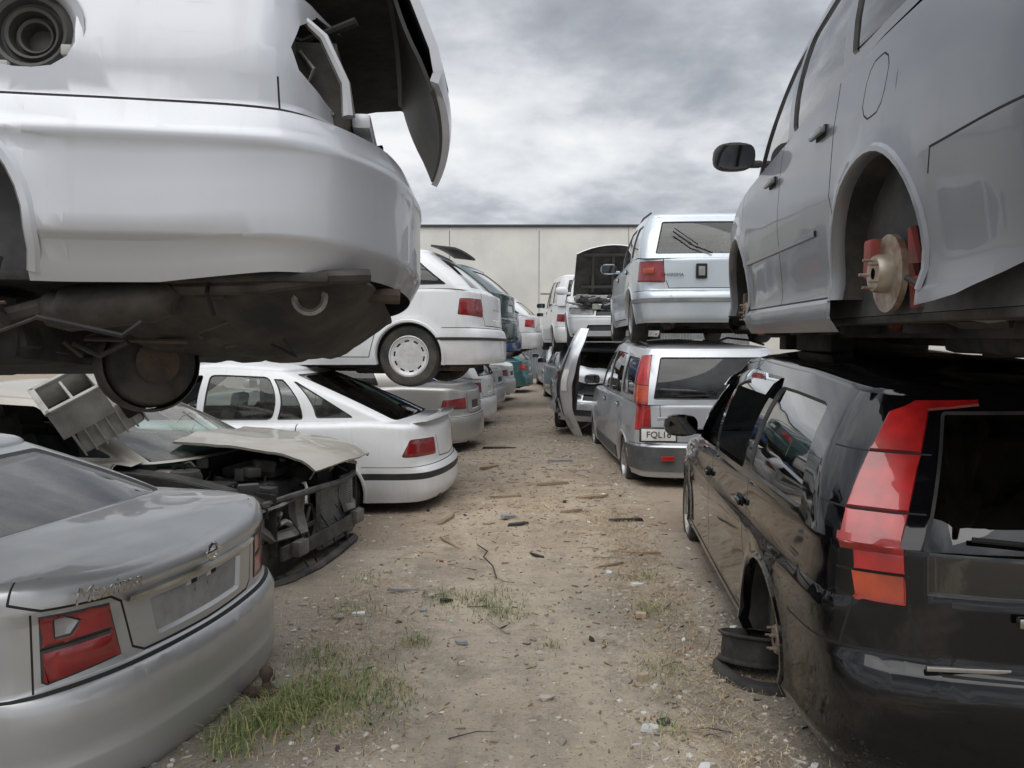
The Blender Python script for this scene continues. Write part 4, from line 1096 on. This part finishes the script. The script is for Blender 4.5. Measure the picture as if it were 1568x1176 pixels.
# ================================================================= N small suv
M_bump2=surf('suv_bumper_grey',(.06,.063,.068),(.1,.098,.09),rough=.6)
def carN():
    L=4.5;L2=2.25
    c=hatch('silver_suv',P_silver,L=L,W=1.78,ds=.055,kind='suv',lamps='pillar',wheels='alloy',glassm=G_tint,roofh=0.02,lampmat=M_redb,plate=False)
    x=c.body(0,.72,1).x
    rearstrip(c,.42,-L2+.62,.26,M_bump2,.02)
    moulding(c,.33,-.95,.95,.16,M_bump2,.012)
    mb=MB(); 
    xp=c.body(c.R(.55),.68,1).x
    mb.box((xp-.012,.60,.68),(.014,.36,.125),M_plate,bev=.004,rot=Matrix.Rotation(-.10,3,'Z')); mb.box((xp-.004,.60,.68),(.014,.40,.16),M_plas,bev=.006,rot=Matrix.Rotation(-.10,3,'Z'))
    mb.box((-L2-.0,.52,.44),(.03,.14,.05),M_redb,bev=.008); mb.box((x-.03,.50,.86),(.03,.26,.04),P_silver,bev=.01)
    mb.tube([c.gmap(0,.12,1,.03),c.gmap(0,.18,1,.035)+Vector((0,.1,0)),c.gmap(.5,.16,1,.03)],.008,M_gap,n=6)
    for sd in (1,-1):
        mb.tube([c.gmap(1.08,1,sd)+Vector((0,-sd*.05,.06)),c.gmap(1.3,1,sd)+Vector((0,-sd*.05,.09)),c.gmap(1.7,1,sd)+Vector((0,-sd*.05,.09)),c.gmap(1.92,1,sd)+Vector((0,-sd*.05,.06))],.014,M_plas,n=6)
    mb.obj('tailgate_fittings',c.root)
    text(c.root,'FQL16',.095,Matrix.Translation((xp-.0215,.60,.68))@Matrix.Rotation(-.10,4,'Z')@REAR,M_ink,'number_plate_text',.001)
    c.place((2.13,8.05),91,-.12)
carN()
def carO():
    L=4.2;L2=2.1
    c=hatch('silver_station_wagon',P_ltb,L=L,W=1.66,ds=.055,kind='wagon',wheels='steel',glassm=G_clear,roofh=.08,lampmat=M_red,lampz=(.66,.90),plate=False)
    x=c.body(0,.72,1).x
    mb=MB(); mb.tube([c.gmap(.0,.10,1,.03),c.gmap(.3,.3,1,.03),c.gmap(.58,.62,1,.035)],.009,M_gap,n=6)
    mb.tube([c.gmap(.2,.3,1,.025),c.gmap(.56,.7,1,.03)],.006,M_gap,n=6)
    for sd in(1,-1):
        mb.tube([c.gmap(1.15,1,sd)+Vector((0,-sd*.06,.08)),c.gmap(1.5,1,sd)+Vector((0,-sd*.06,.09)),c.gmap(1.85,1,sd)+Vector((0,-sd*.06,.08))],.012,M_plas,n=6)
        q=c.body(c.R(.70),.79,sd,.010); mb.box(q,(.02,.13,.07),M_amb,bev=.008,rot=Matrix.Rotation(-sd*.45,3,'Z'))
    mb.box((x-.02,.12,.78),(.02,.12,.16),M_gap,bev=.02); mb.box((x-.03,.12,.78),(.012,.07,.10),M_clr,bev=.02)
    mb.obj('tailgate_fittings',c.root)
    rearstrip(c,.47,-L2+.5,.05,P_bumpdark)
    text(c.root,'CHARISMA',.05,Matrix.Translation((x-.012,.43,.74))@REAR,M_gap,'tailgate_script',.002)
    c.place((2.13,8.3),87.5,1.53)
carO()
# ================================================================= P,Q,R right far
def carP():
    r=random.Random(21)
    c=sedan('damaged_silver_car',P_silver,L=4.3,ds=.06,dent=.035); L2=2.15
    c.fe([(c.Um+.1,.30),(c.Fr(.1),.30),(c.Fr(.1),.80),(c.Um+.1,.80)],M_eng,0,(.02,-.06))
    c.build()
    for xc in c.p['wa']:
        for sd in (1,-1): c.wheel('steel',xc,sd)
    mb=MB()
    def hood(u,v):
        x=1.15+u*.95; y=(v*2-1)*.68
        z=.96+.20*math.exp(-((u-.55)/.18)**2)*(1-.5*v)-.10*u+.05*noise.noise(Vector((u*5,v*5,2)))
        return Vector((x,y,z))
    mb.slab(hood,16,14,.012,P_silver,M_under)
    def fender(u,v):
        x=1.2+u*.98; z=.35+v*.5
        return Vector((x+.03*noise.noise(Vector((u*5,v*4,7))),-(.87-.12*u*u+.07*noise.noise(Vector((u*4,v*4,9)))),z))
    mb.slab(fender,12,8,.01,P_silver,M_under)
    for k in range(26):
        q=Vector((r.uniform(1.7,2.2),r.uniform(-.7,.7),r.uniform(.3,.85)))
        if k%2: mb.box(q,(r.uniform(.05,.2),r.uniform(.05,.25),r.uniform(.04,.14)),r.choice([M_eng,M_plas,M_clr,P_silver,M_alu]),rot=Matrix.Rotation(r.uniform(0,3),3,'Z')@Matrix.Rotation(r.uniform(-.8,.8),3,'X'),bev=.01)
        else: mb.tube([q,q+Vector((.1,r.uniform(-.2,.2),-.1)),q+Vector((.12,r.uniform(-.3,.3),-.25))],.012,r.choice([M_gap,M_plas]),n=6)
    mb.obj('crumpled_panels',c.root)
    c.place((1.38,12.2),-99,.02,'front',roll=-2)
carP()
def bumper():
    e=empty('torn_bumper',(.90,11.7,.10)); e.rotation_euler=(math.radians(4),math.radians(2),math.radians(38))
    mb=MB()
    def fn(u,v):
        a=u*2-1; bul=.24*(1-abs(a)**2.2)
        w=.27*(1-.45*a*a); sec=.07*math.sin(v*3.14)
        return Vector((-bul-sec+.03*noise.noise(Vector((u*6,v*3,0)))+.10*max(0,-a), (v-.5)*w*1.3+.06*math.sin(u*5), .82+.82*a))
    mb.slab(fn,30,10,.012,P_silver,M_plas)
    mb.slab(lambda u,v:fn(.18+.64*u,.52+.12*v)+Vector((-.008,0,0)),18,2,.006,M_rub,M_rub)
    mb.slab(lambda u,v:fn(.34+.26*u,.70+.22*v)+Vector((-.010,0,0)),6,2,.006,M_gap,M_gap)
    mb.slab(lambda u,v:fn(.42+.2*u,.18+.26*v)+Vector((-.012,0,0)),6,2,.004,M_plate,M_plate)
    mb.slab(lambda u,v:fn(.06+.14*u,.3+.4*v)+Vector((-.008,0,0)),4,3,.006,M_clr,M_clr)
    mb.box((-.02,.02,.8),(.06,.08,.9),M_under,bev=.02)
    mb.obj('bumper_skin',e)
bumper()
def carQ():
    L=4.1;L2=2.05
    c=hatch('white_car_bonnet_raised',P_white,L=L,ds=.09,kind='hatch',roofh=.08)
    mb=MB(); xf=L2-1.0
    def fn(u,v): return Vector((xf-.1+u*.98-.15*u*(2*v-1)**2,(2*v-1)*(.7-.06*u),.92-.04*u*u+.03*(1-(2*v-1)**2)))
    mb.slab(fn,8,10,.03,P_white,M_under)
    for y in (-.35,.35,0): mb.box((xf+.35,y,.89),(.7,.05,.03),M_plas,bev=.01)
    mb.box((xf+.1,0,.885),(.05,1.1,.03),M_plas,bev=.01); mb.box((xf+.7,0,.87),(.05,1.,.03),M_plas,bev=.01)
    o=mb.obj('raised_bonnet',c.root); piv=Vector((xf-.1,0,.93)); o.matrix_local=Matrix.Translation(piv)@Matrix.Rotation(math.radians(-62),4,'Y')@Matrix.Translation(-piv)
    mb=MB()
    for k in range(60):
        a=Vector((R_.uniform(xf+.0,L2-.1),R_.uniform(-.62,.62),R_.uniform(.74,.90)))
        a.z-=.15*max(0,a.x-(L2-.5))
        if k%2: mb.box(a,(R_.uniform(.08,.2),R_.uniform(.08,.2),R_.uniform(.05,.12)),R_.choice([M_eng,M_plas,M_alu,M_alu2,M_eng]),bev=.015,rot=Matrix.Rotation(R_.uniform(0,1),3,'Z'))
        else: mb.tube([a,a+Vector((R_.uniform(-.2,.2),R_.uniform(-.2,.2),R_.uniform(0,.08))),a+Vector((R_.uniform(-.3,.3),R_.uniform(-.3,.3),0))],.015,R_.choice([M_gap,M_plas,M_chrome,M_alu]),n=6)
    mb.box((xf+.45,0,.80),(.95,1.3,.06),M_eng,bev=.02)
    mb.obj('engine_bay',c.root)
    c.place((1.66,12.7),-94,1.40,'front')
carQ()
quick(lambda:hatch('white_van',P_white,L=4.4,W=1.7,ds=.12,kind='van'),(1.75,17.2),93,1.25)
quick(lambda:hatch('silver_hatchback',P_silver,L=4.0,ds=.12),(1.75,17.6),93,-.05)
quick(mk_sedan('silver_saloon',P_silver,ds=.12),(1.75,22.5),93,-.05)
quick(lambda:hatch('white_wagon',P_white,L=4.4,kind='wagon',ds=.12),(1.9,22.8),93,1.3)
# ================================================================= building
def building():
    e=empty('warehouse'); mb=MB(); Y=36
    wall=surf('precast_wall',(.70,.69,.64),(.61,.60,.56),rough=.8,scale=.6,bump=.05)
    edge=surf('joint_sealant',(.30,.29,.26),rough=.8); fl=surf('roof_flashing',(.035,.045,.055),(.05,.055,.06),rough=.5)
    w=4.15; n=18; x0=-.0+ (825-788)/1178*Y - 9*w
    for i in range(n):
        mb.box((x0+(i+.5)*w,Y+.1,3.3),(w-.03,.2,6.75),wall,bev=.008)
    mb.box((x0+n*w/2,Y+.13,3.2),(n*w-.1,.12,6.5),edge,bev=0)
    mb.obj('wall_panels',e)
    mb=MB(); mb.box((x0+n*w/2,Y+.08,6.73),(n*w+.2,.34,.12),fl,bev=.02)
    mb.slab(lambda u,v:Vector((x0+n*w*u,Y+.3+v*14,6.55+.9*v)),2,2,.05,fl,fl)
    mb.obj('roof_edge',e)
building()
def fence():
    e=empty('corrugated_fence'); mb=MB(); m=surf('fence_steel',(.27,.29,.30),(.2,.2,.2),rough=.5,metal=.4,scale=2)
    rows=[[],[]]
    for i in range(900):
        x=-9+i*.02; y=29.5+.02*math.sin(x*2*math.pi/.12)
        rows[0].append((x,y,0)); rows[1].append((x,y,1.9))
    mb.grid(rows,m)
    for i in range(8): mb.box((-9+i*2.4,29.6,.97),(.06,.06,1.95),m,bev=.005)
    mb.obj('sheets',e)
fence()
def pole():
    e=empty('steel_pole',(1.35,27,0)); mb=MB(); mb.tube([(0,0,0),(0,0,3.1)],.04,M_alu); mb.box((-.2,0,3.1),(.5,.08,.06),M_alu,bev=.01); mb.obj('post',e)
pole()
# ================================================================= ground
def groundmat():
    m,nt,out=newmat('dirt'); tc=N(nt,'ShaderNodeTexCoord'); co=tc.outputs['Object']
    b=N(nt,'ShaderNodeBsdfPrincipled'); setin(b,Roughness=.95); b.inputs['Specular IOR Level'].default_value=.15
    tan=(.70,.60,.47); grey=(.34,.305,.255); brown=(.36,.26,.175); dark=(.16,.14,.115)
    sx=N(nt,'ShaderNodeSeparateXYZ'); nt.links.new(co,sx.inputs[0])
    n1,_=noise_fac(nt,co,1.3,8,.40,.60,.65); n2,_=noise_fac(nt,co,.6,6,.44,.60,.6); n3,_=noise_fac(nt,co,26,5,.5,.72,.7); n4,_=noise_fac(nt,co,5,7,.50,.66,.7)
    n5,_=noise_fac(nt,co,90,3,.45,.7,.7); n6,_=noise_fac(nt,co,2.6,8,.50,.60,.7)
    ax=mth(nt,'ABSOLUTE',mth(nt,'SUBTRACT',sx.outputs['X'],.10))
    e=N(nt,'ShaderNodeMapRange'); setin(e,From_Min=.32,From_Max=1.1); nt.links.new(mth(nt,'ADD',ax,mth(nt,'MULTIPLY',mth(nt,'SUBTRACT',n1,.5),.7)),e.inputs['Value'])
    c=mixc(nt,mth(nt,'MULTIPLY',e.outputs[0],.92),tan,grey)
    far=N(nt,'ShaderNodeMapRange'); setin(far,From_Min=4.4,From_Max=6.6,To_Min=0,To_Max=.8); nt.links.new(sx.outputs['Y'],far.inputs['Value'])
    far2=N(nt,'ShaderNodeMapRange'); setin(far2,From_Min=7.5,From_Max=11.,To_Min=0,To_Max=.75); nt.links.new(sx.outputs['Y'],far2.inputs['Value'])
    c=mixc(nt,mth(nt,'MULTIPLY',far.outputs[0],mth(nt,'ADD',mth(nt,'MULTIPLY',n1,.55),.35)),c,(.47,.33,.215))
    c=mixc(nt,far2.outputs[0],c,(.33,.285,.235))
    c=mixc(nt,mth(nt,'MULTIPLY',n2,.38),c,mixc(nt,n1,brown,(.30,.27,.23)))
    c=mixc(nt,mth(nt,'MULTIPLY',n6,.28),c,(.29,.24,.185))
    c=mixc(nt,mth(nt,'MULTIPLY',n4,.38),c,dark)
    c=mixc(nt,mth(nt,'MULTIPLY',n3,.38),c,(.20,.175,.145))
    c=mixc(nt,mth(nt,'MULTIPLY',n5,.28),c,(.70,.63,.53))
    v=N(nt,'ShaderNodeTexVoronoi'); setin(v,Scale=55.); nt.links.new(co,v.inputs['Vector'])
    st=N(nt,'ShaderNodeMapRange'); setin(st,From_Min=.32,From_Max=.14); nt.links.new(v.outputs['Distance'],st.inputs['Value'])
    vc=N(nt,'ShaderNodeSeparateColor'); nt.links.new(v.outputs['Color'],vc.inputs[0])
    sel=mth(nt,'GREATER_THAN',vc.outputs[0],.5)
    c=mixc(nt,mth(nt,'MULTIPLY',mth(nt,'MULTIPLY',st.outputs[0],sel),.65),c,mixc(nt,vc.outputs[1],(.58,.54,.47),(.2,.18,.16)))
    nt.links.new(c,b.inputs['Base Color'])
    nb=N(nt,'ShaderNodeTexNoise'); setin(nb,Scale=14,Detail=10,Roughness=.78); nt.links.new(co,nb.inputs['Vector'])
    h=mth(nt,'ADD',nb.outputs['Fac'],mth(nt,'MULTIPLY',mth(nt,'MULTIPLY',st.outputs[0],sel),.25))
    bp=N(nt,'ShaderNodeBump'); setin(bp,Strength=.9,Distance=.05); nt.links.new(h,bp.inputs['Height']); nt.links.new(bp.outputs[0],b.inputs['Normal'])
    nt.links.new(b.outputs[0],out.inputs[0]); return m
def gz(x,y):
    q=Vector((x,y,0)); return .02*noise.noise(q*.8)+.008*noise.noise(q*4)+.005*noise.noise(q*13)
def ground():
    mb=MB(); m=groundmat()
    xs=[-300,-80,-30,-14,-8,-5,-3.5]+[-2.4+i*.06 for i in range(81)]+[3.5,5,8,14,30,80,300]
    ys=[-60,-20,-5,-1,0,1,1.8]+[2.2+i*.06 for i in range(130)]+[10.1+i*.2 for i in range(50)]+[20.5+i for i in range(10)]+[40,60,120,600]
    rows=[]
    for y in ys: rows.append([(x,y,gz(x,y) if abs(x)<7 and -1<y<30 else 0) for x in xs])
    mb.grid(rows,m,flip=True)
    mb.obj('ground')
ground()
def scatter():
    r=random.Random(3)
    mats=[surf('stone_a',(.48,.44,.38),rough=.9,scale=20),surf('stone_b',(.30,.27,.23),rough=.9,scale=20),surf('stone_c',(.60,.57,.51),rough=.9,scale=20)]
    mb=MB()
    def rock(x,y,s,mat):
        bm=bmesh.new(); bmesh.ops.create_icosphere(bm,subdivisions=1,radius=1)
        ph=r.uniform(0,50); z=gz(x,y); sx,sy,sz=s*r.uniform(.7,1.4),s*r.uniform(.7,1.2),s*r.uniform(.35,.7)
        mp={}
        for v in bm.verts:
            k=1+.5*noise.noise(v.co*1.3+Vector((ph,0,0))); mp[v]=mb.v((x+v.co.x*k*sx,y+v.co.y*k*sy,z+v.co.z*k*sz+sz*.3))
        for f in bm.faces: mb.face([mp[v] for v in f.verts],mat)
        bm.free()
    for i in range(4200):
        y=2.4+14*r.random()**1.9; x=r.uniform(-1.5,1.35)
        if r.random()<.5: x=(1 if r.random()<.6 else -1)*r.uniform(.45,1.3)
        rock(x,y,r.choice([.004,.005,.006,.008,.011,.015]) if r.random()<.985 else r.uniform(.02,.035),r.choice(mats[:2]+mats))
    mb.obj('gravel',smooth=False)
    mb=MB(); dm=[surf('debris_black',(.03,.03,.03),rough=.6),surf('debris_white',(.70,.70,.68),rough=.6),surf('debris_wood',(.28,.20,.125),rough=.9),surf('debris_wood_light',(.50,.40,.27),rough=.9),surf('debris_grey',(.30,.30,.30),rough=.5),surf('debris_red',(.3,.03,.02),rough=.4)]
    def chip(x,y,l,w,h,mat,a=None,lift=0,tilt=.15):
        a=r.uniform(0,math.pi) if a is None else a
        rot=Matrix.Rotation(a,3,'Z')@Matrix.Rotation(r.uniform(-tilt,tilt),3,'X')@Matrix.Rotation(r.uniform(-tilt,tilt),3,'Y')
        n=r.choice([5,6,7,8]); pts=[]
        for k in range(n):
            t=2*math.pi*(k+r.uniform(-.3,.3))/n; pts.append((math.cos(t)*l*r.uniform(.6,1.1),math.sin(t)*w*r.uniform(.6,1.2)))
        z=gz(x,y)+h/2+lift
        lo=[mb.v(rot@Vector((p[0],p[1],-h/2))+Vector((x,y,z))) for p in pts]; hi=[mb.v(rot@Vector((p[0]*.92,p[1]*.92,h/2+.1*w*r.random()))+Vector((x,y,z+.003))) for p in pts]
        mb.face(hi,mat); 
        for k in range(n): mb.face([lo[k],lo[(k+1)%n],hi[(k+1)%n],hi[k]],mat)
    for i in range(2300):
        y=2.6+13*r.random()**1.2; sd=r.random()
        x=r.gauss(.85,.28) if sd<.45 else (r.gauss(-.75,.4) if sd<.75 else r.gauss(.1,.45))
        if y>6 and y<11 and r.random()<.6: x=r.gauss(.15,.6)
        k=r.random(); mat=dm[2] if k<.40 else dm[3] if k<.78 else dm[0] if k<.81 else dm[4] if k<.90 else dm[1] if k<.985 else dm[5]
        f=.4+.5*min(1,y/8)
        chip(x,y,r.uniform(.006,.05)*f,r.uniform(.002,.009)*f,r.uniform(.002,.006),mat)
    for i in range(38):
        y=2.7+6*r.random()**1.2; x=r.gauss(.85,.22) if r.random()<.6 else r.gauss(-.8,.3)
        chip(x,y,r.uniform(.015,.04),r.uniform(.012,.028),r.uniform(.003,.012),dm[r.choice([1,1,4,3,0])],tilt=.4)
    for x,y,l,w,h,mt,a in ((-.68,4.75,.22,.022,.012,4,.35),(.02,6.45,.15,.05,.015,0,.1),(-.05,6.7,.13,.05,.02,4,1),(.17,5.55,.08,.02,.012,0,2.6),(-.42,4.55,.05,.018,.018,0,.2),(-.28,3.95,.06,.025,.010,4,2.4),
          (.55,3.05,.055,.035,.01,1,.3),(.7,2.75,.05,.03,.01,1,1),(.78,4.85,.06,.03,.012,1,.2),(.72,4.3,.05,.03,.02,3,.9),(.95,6.6,.2,.04,.02,0,.1),(-.9,4.35,.06,.025,.01,1,.1),
          (.65,5.3,.16,.02,.01,2,.4),(-.5,5.9,.25,.012,.01,2,2.2),(.9,5.6,.2,.02,.01,2,2.9),(.4,8.3,.2,.05,.02,2,.3),(-.3,9.3,.25,.03,.02,2,.9),(.6,9.8,.2,.04,.02,4,.2),(-.2,11,.3,.04,.02,0,.2),(.6,3.5,.04,.03,.03,3,.4),
          (-.6,6.6,.2,.03,.02,2,1.2),(.75,7.6,.2,.04,.02,2,.3),(.5,6.9,.13,.03,.02,2,.1),(-.1,7.6,.18,.02,.015,2,.4),(.3,7.1,.12,.015,.01,3,1.9)):
        chip(x,y,l,w,h,dm[mt],a)
    for i in range(70):
        y=2.8+8*r.random(); x=r.gauss(.8,.25) if r.random()<.6 else r.gauss(-.6,.45)
        a=r.uniform(0,6.28); l=r.uniform(.05,.22); p=Vector((x,y,gz(x,y)+.006)); q=p+Vector((math.cos(a)*l,math.sin(a)*l,.004)); q.z=gz(q.x,q.y)+.006
        mb.tube([p,(p+q)/2+Vector((r.uniform(-.02,.02),r.uniform(-.02,.02),.008)),q],[.003,.0022,.001],dm[2] if i%3 else dm[0],n=5)
    mb.tube([(-.12,5.0,.01),(-.15,5.2,.03),(-.22,5.35,.05),(-.20,5.6,.02),(-.28,5.8,.01)],.005,dm[0],n=6)
    mb.obj('scattered_debris',smooth=False)
    gm=[surf('grass_green',(.12,.20,.04),(.07,.13,.03),rough=.7,scale=30),surf('grass_pale',(.36,.34,.15),(.26,.25,.11),rough=.7,scale=30)]
    sm_=[surf('straw',(.60,.48,.30),(.44,.34,.21),rough=.85,scale=30),surf('straw_dark',(.36,.26,.165),(.25,.18,.12),rough=.85,scale=30)]
    def blade(mb,x,y,h,w,a,lean,mat,flat=False):
        d=Vector((math.cos(a),math.sin(a),0)); s_=Vector((-d.y,d.x,0))*w
        b=Vector((x,y,gz(x,y)))
        if flat:
            p=[b+Vector((0,0,.004)),b+d*h*.5+Vector((0,0,.006+.02*r.random())),b+d*h+Vector((0,0,.004+.012*r.random()))]
        else: p=[b,b+d*lean*h*.35+Vector((0,0,h*.6)),b+d*lean*h+Vector((0,0,h*(1-.3*lean)))]
        v=[mb.v(p[0]-s_),mb.v(p[0]+s_),mb.v(p[1]+s_*.7),mb.v(p[1]-s_*.7),mb.v(p[2])]
        mb.face(v[:4],mat); mb.face([v[3],v[2],v[4]],mat)
    mb=MB()
    for cx,cy,rad,n,hh in ((-.92,3.22,.19,900,.085),(-.80,3.45,.22,600,.06),(-1.05,3.1,.12,300,.10),(-1.1,2.9,.12,200,.09),(-.95,3.75,.14,220,.05),(-.56,3.35,.12,160,.05),(-.66,3.15,.2,260,.04),(-.17,4.55,.20,420,.04),(-.05,4.35,.12,160,.035),(-.42,4.6,.12,160,.04),(-.52,3.95,.07,110,.05),(.72,3.6,.12,120,.04),(.78,4.4,.12,120,.05),(-.95,4.4,.15,140,.05),(.85,5.0,.1,100,.05),(-1.0,5.0,.15,80,.05),(.62,3.05,.08,70,.04),(.2,3.9,.07,50,.03)):
        for i in range(n):
            x=r.gauss(cx,rad*.6); y=r.gauss(cy,rad*.6)
            blade(mb,x,y,hh*r.uniform(.3,1.25),r.uniform(.0012,.0026),r.uniform(0,6.28),r.uniform(.3,1.4),gm[0] if r.random()<.5 else gm[1])
    mb.obj('grass',smooth=False)
    mb=MB()
    for i in range(13000):
        k=r.random()
        if k<.52: x=r.gauss(.86,.17); y=r.uniform(2.5,7)
        elif k<.72: x=r.gauss(.2,.5); y=r.gauss(7.2,1.2)
        elif k<.9: x=r.gauss(-.85,.22); y=r.uniform(2.8,5)
        else: x=r.uniform(-1.,1.1); y=r.uniform(2.5,11)
        blade(mb,x,y,r.uniform(.02,.08),r.uniform(.0007,.0018),r.uniform(0,6.28),0,sm_[0] if r.random()<.55 else sm_[1],flat=True)
    mb.obj('straw',smooth=False)
scatter()
# ================================================================= world, sun, camera
w=bpy.data.worlds.new('World'); scene.world=w; w.use_nodes=True; nt=w.node_tree; nt.nodes.clear()
out=N(nt,'ShaderNodeOutputWorld'); bg=N(nt,'ShaderNodeBackground'); bg.inputs[1].default_value=.1
sky=N(nt,'ShaderNodeTexSky',sky_type='NISHITA'); sky.sun_disc=False; sky.sun_elevation=math.radians(58); sky.sun_rotation=math.radians(200)
tc=N(nt,'ShaderNodeTexCoord'); sx=N(nt,'ShaderNodeSeparateXYZ'); nt.links.new(tc.outputs['Generated'],sx.inputs[0])
zz=mth(nt,'ADD',mth(nt,'MAXIMUM',sx.outputs['Z'],0.0),.26)
cx=N(nt,'ShaderNodeCombineXYZ'); nt.links.new(mth(nt,'DIVIDE',sx.outputs['X'],zz),cx.inputs[0]); nt.links.new(mth(nt,'DIVIDE',sx.outputs['Y'],zz),cx.inputs[1]); cx.inputs[2].default_value=4.3
n1=N(nt,'ShaderNodeTexNoise'); setin(n1,Scale=1.9,Detail=9,Roughness=.5,Distortion=.2); nt.links.new(cx.outputs[0],n1.inputs['Vector'])
n2=N(nt,'ShaderNodeTexNoise'); setin(n2,Scale=6.5,Detail=8,Roughness=.55,Distortion=.1); nt.links.new(cx.outputs[0],n2.inputs['Vector'])
f=mth(nt,'ADD',mth(nt,'MULTIPLY',n1.outputs['Fac'],.74),mth(nt,'MULTIPLY',n2.outputs['Fac'],.26))
f=mth(nt,'ADD',mth(nt,'MULTIPLY',mth(nt,'SUBTRACT',f,.5),1.15),.5)
band=N(nt,'ShaderNodeValToRGB'); cr=band.color_ramp; cr.elements[0].position=0; cr.elements[0].color=(.58,.58,.58,1); cr.elements[1].position=1; cr.elements[1].color=(.66,.66,.66,1)
for ps,vv in ((.13,.57),(.19,.63),(.26,.62),(.33,.53),(.42,.50),(.55,.56)):
    e_=cr.elements.new(ps); e_.color=(vv,vv,vv,1)
nt.links.new(sx.outputs['Z'],band.inputs[0])
bb=mth(nt,'SUBTRACT',band.outputs[0],.5)
f2=mth(nt,'ADD',f,bb)
rp=N(nt,'ShaderNodeValToRGB'); cr=rp.color_ramp; cr.elements[0].position=.36; cr.elements[0].color=(.30,.32,.36,1); cr.elements[1].position=.76; cr.elements[1].color=(.96,.97,.98,1)
for ps,cc in ((.47,(.42,.445,.49)),(.55,(.57,.595,.64)),(.62,(.74,.765,.80))):
    e_=cr.elements.new(ps); e_.color=(*cc,1)
nt.links.new(f2,rp.inputs[0])
zen=N(nt,'ShaderNodeMapRange'); setin(zen,From_Min=.42,From_Max=.85,To_Min=1,To_Max=1.85); nt.links.new(sx.outputs['Z'],zen.inputs['Value'])
sc=N(nt,'ShaderNodeVectorMath',operation='SCALE'); nt.links.new(rp.outputs[0],sc.inputs[0]); nt.links.new(mth(nt,'MULTIPLY',zen.outputs[0],10.),sc.inputs['Scale'])
mx=mixc(nt,.95,sky.outputs[0],sc.outputs[0])
nt.links.new(mx,bg.inputs[0]); nt.links.new(bg.outputs[0],out.inputs[0])
sl=bpy.data.lights.new('sun','SUN'); sl.energy=1.4; sl.angle=math.radians(60); sl.color=(1,.97,.93)
so=bpy.data.objects.new('sun',sl); COL.objects.link(so)
el=math.radians(58); az=math.radians(200)
d=Vector((math.sin(az)*math.cos(el),math.cos(az)*math.cos(el),math.sin(el)))
so.rotation_euler=d.to_track_quat('Z','Y').to_euler()
cam=bpy.data.cameras.new('camera'); cam.sensor_width=36; cam.lens=27.05; cam.clip_end=2000; cam.clip_start=.05
co=bpy.data.objects.new('camera',cam); COL.objects.link(co); co.location=(0,0,1.6); co.rotation_euler=(math.radians(90-3.5),0,math.radians(.2))
scene.camera=co
scene.view_settings.view_transform='Standard'; scene.view_settings.look='None'; scene.view_settings.exposure=0
print('BUILD',time.time()-T0,len(bpy.data.objects))
